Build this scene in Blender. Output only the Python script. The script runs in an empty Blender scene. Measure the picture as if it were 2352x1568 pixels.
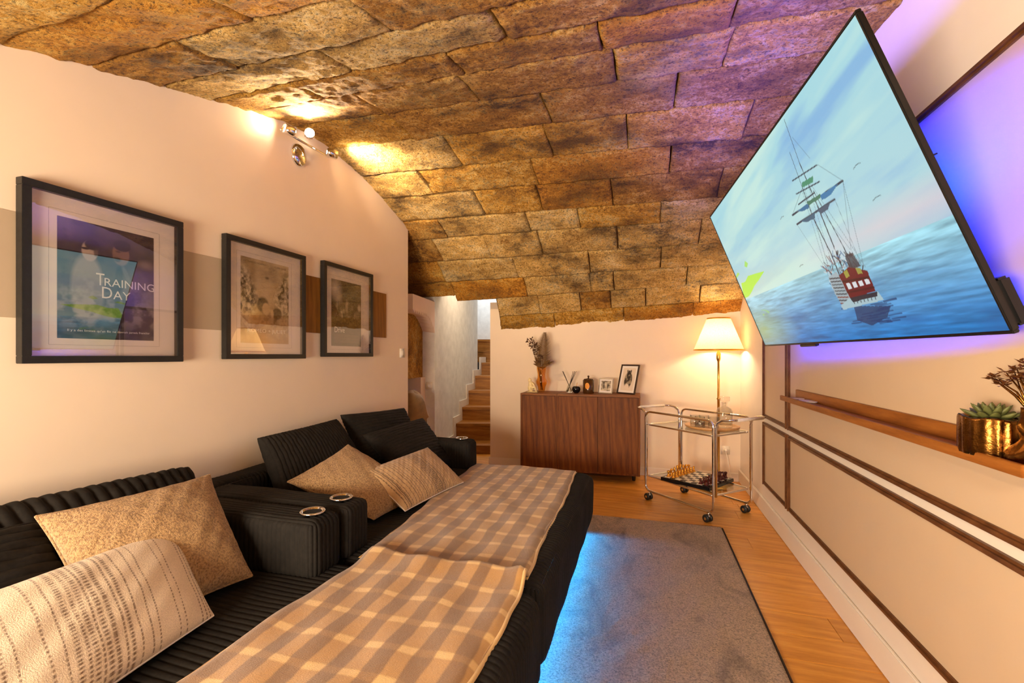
import bpy, bmesh, math, random
import numpy as np
from mathutils import Vector, Matrix, noise

random.seed(7); np.random.seed(7); noise.seed_set(7)
SC = bpy.context.scene
COL = SC.collection
A = math.atan(304.0 / 1045.0)          # camera yaw to the left of the room axis
SA, CA = math.sin(A), math.cos(A)

# ------------------------------------------------------------------ camera
cam = bpy.data.objects.new('camera', bpy.data.cameras.new('camera'))
COL.objects.link(cam)
cam.location = (0, 0, 1.2)
cam.rotation_euler = (math.pi / 2, 0, A)
cam.data.lens = 16.0
cam.data.sensor_width = 36.0
cam.data.shift_y = 33.0 / 2352.0
cam.data.clip_start = 0.02
SC.camera = cam

# ------------------------------------------------------------------ view, world, lights
SC.view_settings.view_transform = 'Standard'
SC.view_settings.look = 'None'
SC.view_settings.gamma = 1.0
SC.view_settings.use_curve_mapping = False
SC.view_settings.exposure = 0.42
W = bpy.data.worlds.new('world'); SC.world = W
W.use_nodes = True
W.node_tree.nodes['Background'].inputs[0].default_value = (1.0, 0.75, 0.5, 1)
W.node_tree.nodes['Background'].inputs[1].default_value = 0.05

def light(name, kind, loc, power, color, size=0.1, size_y=None, target=None, spot=None, blend=0.5, spread=None):
    d = bpy.data.lights.new(name, kind); o = bpy.data.objects.new(name, d); COL.objects.link(o)
    o.location = loc; d.energy = power; d.color = color
    if kind == 'AREA':
        d.size = size
        if size_y: d.shape = 'RECTANGLE'; d.size_y = size_y
        if spread: d.spread = spread
    else:
        d.shadow_soft_size = size
    if kind == 'SPOT':
        d.spot_size = spot; d.spot_blend = blend
    if target is not None:
        o.rotation_euler = (Vector(target) - Vector(loc)).to_track_quat('-Z', 'Y').to_euler()
    return o

WARM = (1.0, 0.66, 0.36)
# warm fill lights added behind the camera, no lamps known there
light('fill_light', 'AREA', (-1.1, -0.9, 2.0), 66, (1.0, 0.80, 0.60), 1.6, 1.0, target=(-0.4, 3.2, 1.0))
light('fill_light', 'AREA', (-1.2, -1.0, 1.05), 150, (1.0, 0.80, 0.58), 1.2, 0.8, target=(-0.5, 2.2, 2.5))
light('fill_light', 'SPOT', (-0.5, -1.2, 1.95), 320, (1.0, 0.82, 0.62), .25, target=(-0.3, 4.8, 1.2), spot=math.radians(60), blend=1.0)
light('fill_light', 'SPOT', (0.10, -0.5, 1.75), 210, (1.0, 0.80, 0.58), .2, target=(0.50, 2.0, 0.1), spot=math.radians(66), blend=1.0)
# daylight falling down the stairs
light('stair_daylight', 'AREA', (-2.55, 7.6, 2.7), 20, (0.84, 0.92, 1.0), 1.2, 1.2, target=(-2.7, 7.4, 0.3))
light('passage_light', 'AREA', (-1.95, 5.35, 2.45), 9, (1.0, 0.76, 0.52), 0.5, 0.4, target=(-2.4, 5.2, 0))

# ------------------------------------------------------------------ helpers
class MB:
    def __init__(s): s.v = []; s.f = []; s.uv = None; s.n = 0; s.col = None
    def add(s, V, F):
        b = s.n; V = [tuple(map(float, p)) for p in V]; s.v += V; s.n += len(V)
        s.f += [tuple(b + i for i in q) for q in F]; return b
    def box(s, x0, x1, y0, y1, z0, z1, M=None):
        V = [(x, y, z) for x in (x0, x1) for y in (y0, y1) for z in (z0, z1)]
        if M is not None: V = [M @ Vector(p) for p in V]
        s.add(V, [(0, 1, 3, 2), (4, 6, 7, 5), (0, 4, 5, 1), (2, 3, 7, 6), (0, 2, 6, 4), (1, 5, 7, 3)]); return s
    def bbox(s, x0, x1, y0, y1, z0, z1, r=0.004, M=None):   # bevelled box
        bm = bmesh.new(); bmesh.ops.create_cube(bm, size=1)
        for q in bm.verts:
            q.co = Vector((x0 + (q.co.x + .5) * (x1 - x0), y0 + (q.co.y + .5) * (y1 - y0), z0 + (q.co.z + .5) * (z1 - z0)))
        bmesh.ops.bevel(bm, geom=bm.edges[:], offset=r, segments=2, affect='EDGES')
        bm.verts.index_update()
        V = [M @ q.co if M is not None else q.co for q in bm.verts]
        s.add(V, [[q.index for q in f.verts] for f in bm.faces]); bm.free(); return s
    def lathe(s, prof, n=24, c=(0, 0, 0), M=None, caps=True, sx=1, sy=1):
        V = []; F = []
        for r, z in prof:
            for k in range(n):
                a = 2 * math.pi * k / n
                p = Vector((c[0] + r * sx * math.cos(a), c[1] + r * sy * math.sin(a), c[2] + z))
                V.append(M @ p if M is not None else p)
        m = len(prof)
        for i in range(m - 1):
            for k in range(n):
                F.append((i * n + k, i * n + (k + 1) % n, (i + 1) * n + (k + 1) % n, (i + 1) * n + k))
        if caps:
            if prof[0][0] > 1e-6: F.append(tuple(range(n - 1, -1, -1)))
            if prof[-1][0] > 1e-6: F.append(tuple((m - 1) * n + k for k in range(n)))
        s.add(V, F); return s
    def tube(s, pts, r, n=8, closed=False, caps=True):
        P = [Vector(p) for p in pts]; m = len(P)
        rr = r if isinstance(r, (list, tuple)) else [r] * m
        V = []; F = []; up = None
        for i, p in enumerate(P):
            if closed: t = P[(i + 1) % m] - P[i - 1]
            else: t = P[min(i + 1, m - 1)] - P[max(i - 1, 0)]
            t.normalize()
            if up is None:
                up = Vector((0, 0, 1)) if abs(t.z) < .9 else Vector((1, 0, 0))
            a = t.cross(up)
            if a.length < 1e-6: a = t.orthogonal()
            a.normalize(); b = a.cross(t).normalized(); up = b
            for k in range(n):
                q = 2 * math.pi * k / n
                V.append(p + rr[i] * (math.cos(q) * a + math.sin(q) * b))
        for i in range(m if closed else m - 1):
            j = (i + 1) % m
            for k in range(n):
                F.append((i * n + k, i * n + (k + 1) % n, j * n + (k + 1) % n, j * n + k))
        if caps and not closed:
            F.append(tuple(range(n - 1, -1, -1))); F.append(tuple((m - 1) * n + k for k in range(n)))
        s.add(V, F); return s
    def prism(s, poly, z0, z1, M=None):     # polygon in xy extruded along z
        n = len(poly)
        V = [Vector((x, y, z0)) for x, y in poly] + [Vector((x, y, z1)) for x, y in poly]
        if M is not None: V = [M @ p for p in V]
        s.add(V, [tuple(range(n - 1, -1, -1)), tuple(range(n, 2 * n))] + [(i, (i + 1) % n, n + (i + 1) % n, n + i) for i in range(n)]); return s
    def grid(s, P):     # P: nu x nv x 3
        nu, nv = P.shape[:2]; b = s.n
        s.v += list(map(tuple, P.reshape(-1, 3).tolist())); s.n += nu * nv
        I = b + np.arange(nu * nv).reshape(nu, nv)
        Q = np.stack([I[:-1, :-1], I[1:, :-1], I[1:, 1:], I[:-1, 1:]], -1).reshape(-1, 4)
        s.f += list(map(tuple, Q.tolist())); return s
    def sphere(s, c, r, n=12, m=8, sc=(1, 1, 1), M=None):
        prof = [(max(r * math.sin(math.pi * i / m), 1e-7), -r * math.cos(math.pi * i / m)) for i in range(m + 1)]
        T = Matrix.Translation(c) @ Matrix.Diagonal((*sc, 1))
        if M is not None: T = M @ T
        return s.lathe(prof, n, M=T, caps=False)
    def build(s, name, mat, parent=None, smooth=True, world=False, angle=None, kind=None):
        me = bpy.data.meshes.new(name)
        V = s.v
        if world and parent is not None:
            M = Matrix(); p = parent
            while p is not None: M = p.matrix_basis @ M; p = p.parent
            Mi = M.inverted(); V = [tuple(Mi @ Vector(q)) for q in V]
        me.from_pydata(V, [], s.f)
        if s.uv is not None:
            uvl = me.uv_layers.new(name='UVMap')
            li = np.empty(len(me.loops), dtype=np.int32); me.loops.foreach_get('vertex_index', li)
            uvl.data.foreach_set('uv', np.asarray(s.uv, dtype=np.float32)[li].ravel())
        if s.col is not None:
            ca = me.color_attributes.new('Col', 'FLOAT_COLOR', 'POINT')
            c4 = np.ones((len(V), 4), dtype=np.float32); c4[:, :3] = s.col
            ca.data.foreach_set('color', c4.ravel())
        me.validate(); me.update()
        if smooth:
            me.polygons.foreach_set('use_smooth', [True] * len(me.polygons))
            if angle: me.set_sharp_from_angle(angle=math.radians(angle))
        me.materials.append(mat)
        o = bpy.data.objects.new(name, me); COL.objects.link(o)
        if parent is not None: o.parent = parent
        if kind: o['kind'] = kind
        return o

def tag(o, label, cat, group=None):
    o['label'] = label; o['category'] = cat
    if group: o['group'] = group
    return o
def thing(name, label, cat, loc=(0, 0, 0), rz=0.0, group=None):
    o = bpy.data.objects.new(name, None); COL.objects.link(o)
    o.location = loc; o.rotation_euler = (0, 0, rz); o.empty_display_size = .05
    return tag(o, label, cat, group)
def copy_tree(o, parent=None):
    c = o.copy(); COL.objects.link(c)
    if parent is not None: c.parent = parent
    for ch in list(o.children): copy_tree(ch, c)
    return c
def struct(o): o['kind'] = 'structure'; return o

# ------------------------------------------------------------------ materials
def lin(r, g, b):
    f = lambda c: (c / 12.92 if c <= .04045 else ((c + .055) / 1.055) ** 2.4)
    return (f(r / 255), f(g / 255), f(b / 255), 1)
class NT:
    def __init__(s, name):
        s.m = bpy.data.materials.new(name); s.m.use_nodes = True; s.t = s.m.node_tree
        s.b = s.t.nodes['Principled BSDF']; s.out = s.t.nodes['Material Output']
    def n(s, typ, **kw):
        q = s.t.nodes.new(typ)
        for k, v in kw.items(): setattr(q, k, v)
        return q
    def l(s, a, b): s.t.links.new(a, b)
    def noise(s, vec, scale, detail=4, rough=.6, dist=0):
        q = s.n('ShaderNodeTexNoise'); q.inputs['Scale'].default_value = scale; q.inputs['Detail'].default_value = detail
        q.inputs['Roughness'].default_value = rough; q.inputs['Distortion'].default_value = dist
        if vec is not None: s.l(vec, q.inputs['Vector'])
        return q.outputs['Fac']
    def coord(s, kind='Object'): return s.n('ShaderNodeTexCoord').outputs[kind]
    def map(s, vec, sc=(1, 1, 1), rot=(0, 0, 0)):
        q = s.n('ShaderNodeMapping'); q.inputs['Scale'].default_value = sc; q.inputs['Rotation'].default_value = rot
        s.l(vec, q.inputs['Vector']); return q.outputs[0]
    def ramp(s, fac, stops):
        q = s.n('ShaderNodeValToRGB'); e = q.color_ramp.elements
        while len(e) < len(stops): e.new(.5)
        for i, (p, c) in enumerate(stops):
            e[i].position = p; e[i].color = c if not isinstance(c, (int, float)) else (c, c, c, 1)
        s.l(fac, q.inputs[0]); return q.outputs[0]
    def mix(s, fac, a, b, mode='MIX'):
        q = s.n('ShaderNodeMix', data_type='RGBA', blend_type=mode)
        for sock, v in ((q.inputs[0], fac), (q.inputs[6], a), (q.inputs[7], b)):
            if hasattr(v, 'is_output'): s.l(v, sock)
            else: sock.default_value = v
        return q.outputs[2]
    def math(s, op, a, b=0.0):
        q = s.n('ShaderNodeMath', operation=op)
        for i, v in enumerate((a, b)):
            if hasattr(v, 'is_output'): s.l(v, q.inputs[i])
            else: q.inputs[i].default_value = v
        return q.outputs[0]
    def bump(s, h, strength=.3, dist=.01):
        q = s.n('ShaderNodeBump'); q.inputs['Strength'].default_value = strength; q.inputs['Distance'].default_value = dist
        s.l(h, q.inputs['Height']); s.l(q.outputs[0], s.b.inputs['Normal']); return s
    def set(s, **kw):
        for k, v in kw.items():
            i = s.b.inputs[k.replace('_', ' ')]
            if hasattr(v, 'is_output'): s.l(v, i)
            else: i.default_value = v
        return s

def plain(name, col, rough=.5, metal=0.0, var=.04, scale=40, bump=0, **kw):
    t = NT(name); v = t.coord()
    f = t.noise(v, scale, 3)
    dark = tuple(c * (1 - var * 2) for c in col[:3]) + (1,); lite = tuple(min(1, c * (1 + var)) for c in col[:3]) + (1,)
    t.set(Base_Color=t.ramp(f, [(.3, dark), (.7, lite)]), Roughness=rough, Metallic=metal, **kw)
    if bump: t.bump(t.noise(v, scale * 4, 4), bump, .004)
    return t.m

def wood(name, c0, c1, c2, sc=(1, 12, 12), rough=.45, rnd=.12, bump=.12, band=5.0, ringw=.22):
    t = NT(name); v = t.coord()
    oi = t.n('ShaderNodeObjectInfo').outputs['Random']
    off = t.n('ShaderNodeVectorMath', operation='ADD'); t.l(v, off.inputs[0])
    cmb = t.n('ShaderNodeCombineXYZ')
    for i, k in enumerate((37.0, 17.0, 53.0)): t.l(t.math('MULTIPLY', oi, k), cmb.inputs[i])
    t.l(cmb.outputs[0], off.inputs[1])
    m = t.map(off.outputs[0], sc)
    big = t.noise(m, band * .35, 5, .6, 1.2)
    fine = t.noise(t.map(off.outputs[0], tuple(s * 6 for s in sc)), 2.2, 6, .7)
    rings = t.n('ShaderNodeTexWave'); rings.wave_type = 'BANDS'; rings.bands_direction = 'DIAGONAL'
    rings.inputs['Scale'].default_value = band * .22; rings.inputs['Distortion'].default_value = 9; rings.inputs['Detail'].default_value = 3
    rings.inputs['Detail Scale'].default_value = .9; t.l(m, rings.inputs['Vector'])
    h = t.mix(ringw, big, rings.outputs['Fac']); h = t.mix(.4, h, fine)
    c = t.ramp(h, [(.22, c0), (.5, c1), (.78, c2)])
    k = t.math('ADD', t.math('MULTIPLY', oi, rnd * 2), 1 - rnd)
    cc = t.n('ShaderNodeCombineXYZ')
    for i in range(3): t.l(k, cc.inputs[i])
    c = t.mix(1.0, c, cc.outputs[0], 'MULTIPLY')
    t.set(Base_Color=c, Roughness=rough, Specular_IOR_Level=.25 if sc[2] != 9 or rough > .4 else .45); t.bump(fine, bump, .003)
    return t.m

def stone_mat(name, c_dark, c_mid, c_lite, stain):
    t = NT(name); v = t.coord()
    oi = t.n('ShaderNodeObjectInfo').outputs['Random']
    st = t.map(v, (2.4, 4, 4))
    a = t.noise(st, 1.3, 9, .74, .1)
    g = t.noise(v, 42, 6, .75)
    g2 = t.noise(v, 85, 5, .75)
    blot = t.noise(t.map(v, (1, 1, 1), (.7, .3, .2)), 2.6, 6, .62, .15)
    c = t.ramp(t.mix(.5, a, g), [(.38, c_dark), (.5, c_mid), (.61, c_lite)])
    # soot and damp stains, in streaks along the bed
    s1 = t.ramp(t.mix(.35, t.noise(t.map(v, (1.3, 2, 2), (.4, .1, .3)), 1.5, 8, .7, .1), g), [(.50, 0.0), (.60, stain)])
    c = t.mix(s1, c, lin(58, 32, 12))
    # pale scrubbed patches
    s2 = t.ramp(blot, [(.58, 0.0), (.74, .55)])
    c = t.mix(s2, c, c_lite)
    # speckle pits
    pit = t.ramp(g2, [(.37, .85), (.48, 0.0)])
    c = t.mix(pit, c, lin(62, 34, 10))
    k = t.math('ADD', t.math('MULTIPLY', oi, .24), .88)
    cc = t.n('ShaderNodeCombineXYZ')
    for i in range(3): t.l(k, cc.inputs[i])
    c = t.mix(1.0, c, cc.outputs[0], 'MULTIPLY')
    t.set(Base_Color=c, Roughness=.9)
    h = t.mix(.55, g, g2); h = t.mix(.3, h, t.noise(v, 18, 5, .7))
    t.bump(h, 1.0, .055)
    return t.m

def fabric_col(name, rough=.9, bump=.5, scale=380, dist=.004, sheen=.3, extra=.25):
    t = NT(name); v = t.coord()
    at = t.n('ShaderNodeAttribute', attribute_name='Col')
    nz = t.noise(v, scale, 3, .7)
    c = t.mix(extra, at.outputs['Color'], t.ramp(nz, [(.3, .25), (.7, 1.0)]), 'MULTIPLY')
    t.set(Base_Color=c, Roughness=rough, Sheen_Weight=sheen)
    t.bump(nz, bump, dist); return t.m

def print_mat(name, rough=.45):
    t = NT(name); at = t.n('ShaderNodeAttribute', attribute_name='Col')
    t.set(Base_Color=at.outputs['Color'], Roughness=rough); return t.m

def emit_col(name, strength):
    t = NT(name); at = t.n('ShaderNodeAttribute', attribute_name='Col')
    t.set(Base_Color=(0.01, 0.01, 0.01, 1), Roughness=.25, Emission_Color=at.outputs['Color'], Emission_Strength=strength); return t.m
def emit(name, col, strength):
    t = NT(name); t.set(Base_Color=(.8, .8, .8, 1), Emission_Color=col, Emission_Strength=strength); return t.m

def glass_mat(name, tint=(1, 1, 1, 1), rough=.0, ior=1.45, refl=1.0, edge=None):
    t = NT(name); t.t.nodes.remove(t.b)
    tr = t.n('ShaderNodeBsdfTransparent'); tr.inputs[0].default_value = tint
    if edge:                                      # thick glass darkens where one looks along its wall
        lw_ = t.n('ShaderNodeLayerWeight'); lw_.inputs[0].default_value = .35
        t.l(t.ramp(lw_.outputs['Facing'], [(.45, tint), (.95, edge)]), tr.inputs[0])
    gl = t.n('ShaderNodeBsdfGlossy'); gl.inputs['Roughness'].default_value = rough
    fr = t.n('ShaderNodeFresnel')
    geo = t.n('ShaderNodeNewGeometry')        # same reflectance from both sides of a thin pane
    t.l(t.math('ADD', ior, t.math('MULTIPLY', geo.outputs['Backfacing'], 1 / ior - ior)), fr.inputs[0])
    k = t.math('MULTIPLY', fr.outputs[0], refl)
    mx = t.n('ShaderNodeMixShader'); t.l(k, mx.inputs[0]); t.l(tr.outputs[0], mx.inputs[1]); t.l(gl.outputs[0], mx.inputs[2])
    t.l(mx.outputs[0], t.out.inputs[0]); return t.m

M = {}
M['wall'] = plain('cream_plaster', lin(230, 212, 190), .85, var=.015, scale=3, bump=.03)
M['white'] = plain('white_paint', lin(232, 222, 210), .55, var=.01, scale=6)
M['beige'] = plain('beige_panel_paint', lin(205, 180, 150), .7, var=.015, scale=3)
M['taupe'] = plain('taupe_paint', lin(176, 158, 134), .8, var=.02, scale=4)
M['stairwall'] = plain('rough_white_render', lin(226, 224, 218), .9, var=.06, scale=9, bump=.2)
M['pinkwall'] = plain('passage_plaster', lin(232, 208, 190), .85, var=.02, scale=5)
M['oak'] = wood('oak_floor', lin(176, 112, 40), lin(212, 146, 60), lin(234, 176, 88), (1.1, 9, 9), .34, .10, .08)
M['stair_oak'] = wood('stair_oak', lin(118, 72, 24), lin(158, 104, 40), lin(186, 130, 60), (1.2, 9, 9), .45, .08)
M['walnut'] = wood('walnut_veneer', lin(62, 28, 5), lin(112, 60, 15), lin(146, 88, 30), (9, 9, .8), .55, .10, .08, 6)
M['walnut_h'] = wood('walnut_shelf', lin(92, 50, 14), lin(142, 84, 30), lin(170, 108, 46), (9, .9, 9), .45, .05, .08, 6)
M['walnut_x'] = wood('walnut_top', lin(80, 42, 14), lin(126, 74, 28), lin(158, 100, 46), (.9, 9, 9), .5, .06, .08, 6)
M['board'] = wood('antique_board', lin(84, 52, 14), lin(126, 84, 26), lin(156, 108, 42), (9, 9, .8), .5, .08, .08, 6)
M['trim'] = wood('dark_moulding_wood', lin(70, 40, 20), lin(100, 62, 34), lin(126, 82, 48), (4, 4, 4), .4, .05, .05)
M['s_ochre'] = stone_mat('ochre_limestone', lin(124, 74, 12), lin(224, 166, 56), lin(250, 220, 140), .8)
M['s_pale'] = stone_mat('pale_limestone', lin(150, 106, 40), lin(236, 194, 112), lin(252, 230, 176), .85)
M['s_orange'] = stone_mat('orange_limestone', lin(124, 74, 8), lin(216, 148, 36), lin(246, 202, 104), .65)
M['s_brown'] = stone_mat('brown_limestone', lin(98, 58, 10), lin(190, 134, 44), lin(240, 200, 116), .95)
M['mortar'] = plain('dark_mortar', lin(92, 58, 22), .95, var=.3, scale=14, bump=.8)
M['black'] = plain('black_plastic', (.006, .006, .007, 1), .35)
M['well'] = plain('dark_cup_well', (.002, .002, .002, 1), .95)
M['frame'] = plain('black_stained_wood', (.009, .0085, .008, 1), .42, var=.2, scale=60, bump=.15)
M['mat'] = plain('white_mount_card', lin(236, 226, 218), .8, var=.01)
M['print'] = print_mat('poster_print')
M['photo'] = print_mat('photo_print')
M['pane'] = glass_mat('picture_glass', (1, 1, 1, 1), 0.0, 1.6, 2.1)
M['text'] = plain('white_print', lin(240, 236, 228), .6, var=.01)
M['textdark'] = plain('dark_print', lin(60, 48, 36), .6, var=.02)
def cord():
    t = NT('black_corduroy'); v = t.coord(); nz = t.noise(v, 60, 5, .7); n2 = t.noise(v, 5, 4)
    t.set(Base_Color=t.ramp(t.mix(.5, nz, n2), [(.3, (.003, .0027, .0024, 1)), (.72, (.019, .016, .013, 1))]), Roughness=.85, Specular_IOR_Level=.25)
    t.bump(nz, .25, .004); return t.m
M['cord'] = cord()
def boucle(name, c0, c1):
    t = NT(name); v = t.coord(); nz = t.noise(v, 150, 4, .7); big = t.noise(v, 5, 3)
    t.set(Base_Color=t.mix(.15, t.ramp(nz, [(.38, c0), (.56, c1)]), t.ramp(big, [(.3, c0), (.7, c1)])), Roughness=.95, Sheen_Weight=.3)
    t.bump(nz, 1.0, .012); return t.m
M['boucle'] = boucle('tan_boucle', lin(132, 94, 50), lin(210, 170, 114))
M['stripe'] = fabric_col('striped_woven', extra=.35, scale=300)
def plaid():
    t = NT('plaid_wool'); uv = t.n('ShaderNodeUVMap').outputs[0]; v = t.coord()
    sx = t.n('ShaderNodeSeparateXYZ'); t.l(uv, sx.inputs[0])
    wob = t.math('MULTIPLY', t.math('SUBTRACT', t.noise(v, 6, 2), .5), .03)
    def band(a, p, lo, hi, ph=0.0):
        q = t.math('ADD', t.math('ADD', a, wob), ph); f = t.math('FRACT', t.math('DIVIDE', q, p))
        d = t.math('ABSOLUTE', t.math('SUBTRACT', f, .5))
        mr = t.n('ShaderNodeMapRange'); mr.interpolation_type = 'SMOOTHSTEP'
        t.l(d, mr.inputs['Value']); mr.inputs['From Min'].default_value = lo; mr.inputs['From Max'].default_value = hi
        return mr.outputs[0]
    colm = band(sx.outputs[0], .100, .21, .29)      # light columns
    row = band(sx.outputs[1], .120, .35, .43)       # pale cross bands
    base = t.mix(colm, lin(130, 86, 26), lin(184, 134, 62))
    pale = t.mix(colm, lin(152, 106, 44), lin(224, 182, 112))
    c = t.mix(row, base, pale)
    fz = t.noise(t.map(v, (60, 180, 60)), 3.0, 4, .7); fz2 = t.noise(v, 28, 4, .7)
    c = t.mix(.35, c, t.ramp(t.mix(.5, fz, fz2), [(.3, .35), (.7, 1.0)]), 'MULTIPLY')
    t.set(Base_Color=c, Roughness=.95, Sheen_Weight=.5); t.bump(t.mix(.5, fz, fz2), .7, .006); return t.m
M['plaid'] = plaid()
def rugm():
    t = NT('taupe_rug_pile'); v = t.coord(); f = t.noise(v, 140, 5, .8)
    big = t.noise(t.map(v, (3.2, 1.6, 1)), 1.6, 6, .65, 1.0)
    c = t.ramp(f, [(.32, lin(104, 86, 72)), (.5, lin(220, 186, 152)), (.68, lin(250, 222, 188))])
    c = t.mix(t.ramp(big, [(.50, 0.0), (.72, .62)]), c, lin(84, 66, 56))
    t.set(Base_Color=c, Roughness=1.0, Sheen_Weight=.2); t.bump(f, 1.0, .02); return t.m
M['rug'] = rugm()
M['chrome'] = plain('chrome', (.82, .82, .84, 1), .06, 1.0, var=.005)
M['grip'] = plain('white_grip', lin(226, 216, 200), .4)
M['brass'] = plain('brushed_brass', lin(206, 166, 92), .28, 1.0, var=.04)
M['gold'] = plain('gold_lacquer', lin(226, 160, 56), .28, .75, var=.05)
M['bronze'] = plain('antique_gold', lin(150, 104, 48), .24, 1.0, var=.25, scale=26, bump=.35)
M['redwood'] = plain('dark_red_lacquer', lin(78, 20, 10), .3, var=.15)
M['shelf_glass'] = glass_mat('shelf_glass', (.93, .97, .95, 1), 0.0, 1.5, 1.0)
M['clear'] = glass_mat('clear_glass', (.96, .97, .96, 1), .02, 1.5, 1.6, (.62, .62, .58, 1))
M['amber'] = glass_mat('amber_glass', lin(252, 230, 184), .03, 1.5, 1.2)
M['tray'] = plain('light_wood_tray', lin(206, 156, 100), .45, var=.08, scale=30)
M['trayin'] = plain('pale_tray_base', lin(236, 222, 200), .4)
M['cream'] = plain('cream_ceramic', lin(238, 216, 160), .4)
M['sofa_leg'] = plain('black_foot', (.01, .01, .01, 1), .5)
M['ivory'] = plain('ivory_square', lin(232, 220, 200), .35)
M['darksq'] = plain('dark_square', lin(40, 34, 28), .35)
M['leafdry'] = plain('dried_leaf', lin(112, 78, 36), .8, var=.2)
M['frond'] = plain('gilded_frond', lin(98, 68, 26), .6, var=.15)
M['flower'] = plain('dried_hydrangea', lin(84, 50, 24), .9, var=.3)
M['succ'] = plain('succulent_green', lin(92, 96, 48), .55, var=.25, scale=60)
M['gleaf'] = plain('bronze_leaf', lin(124, 76, 40), .4, .5, var=.2)
M['soil'] = plain('dark_soil', lin(48, 34, 26), .95, var=.3)
M['vchair'] = plain('olive_brown_velvet', lin(142, 108, 58), .7, var=.2, scale=9, Sheen_Weight=.6)
M['label_o'] = plain('orange_label', lin(226, 150, 50), .6)
M['candle'] = plain('brown_glass', lin(70, 42, 18), .15, var=.1)
M['blackgloss'] = plain('black_gloss', (.004, .004, .005, 1), .12)
M['silver'] = plain('silver_frame', lin(206, 196, 180), .3, .9)
M['plug'] = plain('ivory_plastic', lin(236, 228, 214), .4)
M['sticks'] = plain('black_reed', lin(52, 34, 22), .7)
M['rubber'] = plain('black_rubber', (.012, .012, .012, 1), .45)
M['led'] = emit('blue_led', (.03, .08, 1.0, 1), 6.0)
M['ledc'] = emit('cyan_led', (.0, .30, 1.0, 1), 6.0)
M['bulb'] = emit('lamp_bulb', (1.0, .80, .55, 1), 90.0)
def shade():
    t = NT('cream_lamp_shade'); v = t.coord(); t.t.nodes.remove(t.b)
    nz = t.noise(t.map(v, (1, 1, .05)), 220, 2)
    c = t.ramp(nz, [(.3, lin(222, 194, 146)), (.7, lin(236, 212, 168))])
    d = t.n('ShaderNodeBsdfDiffuse'); tr = t.n('ShaderNodeBsdfTranslucent'); t.l(c, d.inputs[0]); t.l(c, tr.inputs[0])
    mx = t.n('ShaderNodeMixShader'); mx.inputs[0].default_value = .42; t.l(d.outputs[0], mx.inputs[1]); t.l(tr.outputs[0], mx.inputs[2])
    t.l(mx.outputs[0], t.out.inputs[0]); return t.m
M['shade'] = shade()

# ------------------------------------------------------------------ setting
XR, XL, YB = .878, -2.1, 4.774
def cf(u, d, z=0.0):                     # passage frame: u to the right, d away, square to the stairs
    return Vector((u * CA - d * SA, u * SA + d * CA, z))
PM = Matrix(((CA, -SA, 0, 0), (SA, CA, 0, 0), (0, 0, 1, 0), (0, 0, 0, 1)))

struct(MB().box(XL - .1, XL, -1.6, 3.773, -.05, 2.72).build('wall_left', M['wall'], smooth=False))
wr = struct(MB().box(XR, XR + .12, -1.6, YB, -.05, 2.75).build('wall_right', M['white'], smooth=False))
struct(MB().box(-1.64, XR + .12, YB, YB + .13, -.05, 1.79).build('wall_back', M['wall'], smooth=False))
struct(MB().box(XL - .1, XR + .12, -1.72, -1.6, -.05, 2.75).build('wall_front', M['wall'], smooth=False))

# floor: slab and oak planks running across the room
fl = struct(MB().box(-4.2, XR + .12, -1.72, 9.3, -.12, -.022).build('floor', M['mortar'], smooth=False))
pw = .182; y = -1.6; r_ = random.Random(3)
while y < 5.9:
    x = -3.6 + r_.uniform(-.9, 0)
    x1max = XR if y < YB else -1.3
    while x < x1max:
        L = r_.uniform(1.3, 2.1); x1 = min(x + L, x1max)
        if x1 - x > .05 and x1 > -3.4 and not (x > -99 and x1 < -3.4):
            if y + pw > 0.9 or x1 > -1:
                MB().bbox(x + .0008, x1 - .0008, y + .0008, y + pw - .0008, -.022, 0, .0012).build('plank', M['oak'], fl, smooth=False)
        x = x1 if x1 < x1max else x1max
    y += pw

# --- vault of limestone
LPt = [(-1.6, .75), (-1.2, 1.2), (-.7, 1.56), (0, 1.88), (.5, 2.08), (1, 2.26), (1.4, 2.38), (1.82, 2.50), (2.22, 2.61), (2.55, 2.655), (2.8, 2.64), (3.23, 2.55), (3.77, 2.38), (4.2, 2.14), (4.55, 1.84), (4.80, 1.42)]
RPt = [(-1.6, .85), (-1.2, 1.28), (-.7, 1.62), (0, 1.93), (.5, 2.13), (1, 2.28), (1.4, 2.37), (1.92, 2.45), (2.2, 2.495), (2.5, 2.51), (2.8, 2.49), (3.3, 2.39), (3.8, 2.23), (4.3, 1.98), (4.6, 1.78), (4.80, 1.59)]
def resample(P, n=201):
    P = np.array(P, float); d = np.r_[0, np.cumsum(np.hypot(*np.diff(P, axis=0).T))]
    t = np.linspace(0, d[-1], n); Q = np.c_[np.interp(t, d, P[:, 0]), np.interp(t, d, P[:, 1])]
    for _ in range(30): Q[1:-1] = .25 * Q[:-2] + .5 * Q[1:-1] + .25 * Q[2:]
    return Q
LQ, RQ = resample(LPt), resample(RPt)
def vault(X, t):                          # arrays -> points on the vault, t runs over the arch
    X = np.asarray(X, float); i = np.clip(np.asarray(t, float), 0, 1) * 200; k = np.arange(201)
    s = (X - XL) / (XR - XL)
    yy = np.interp(i, k, LQ[:, 0]) * (1 - s) + np.interp(i, k, RQ[:, 0]) * s
    zz = np.interp(i, k, LQ[:, 1]) * (1 - s) + np.interp(i, k, RQ[:, 1]) * s
    return np.stack([X + 0 * yy, yy, zz], -1)
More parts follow.
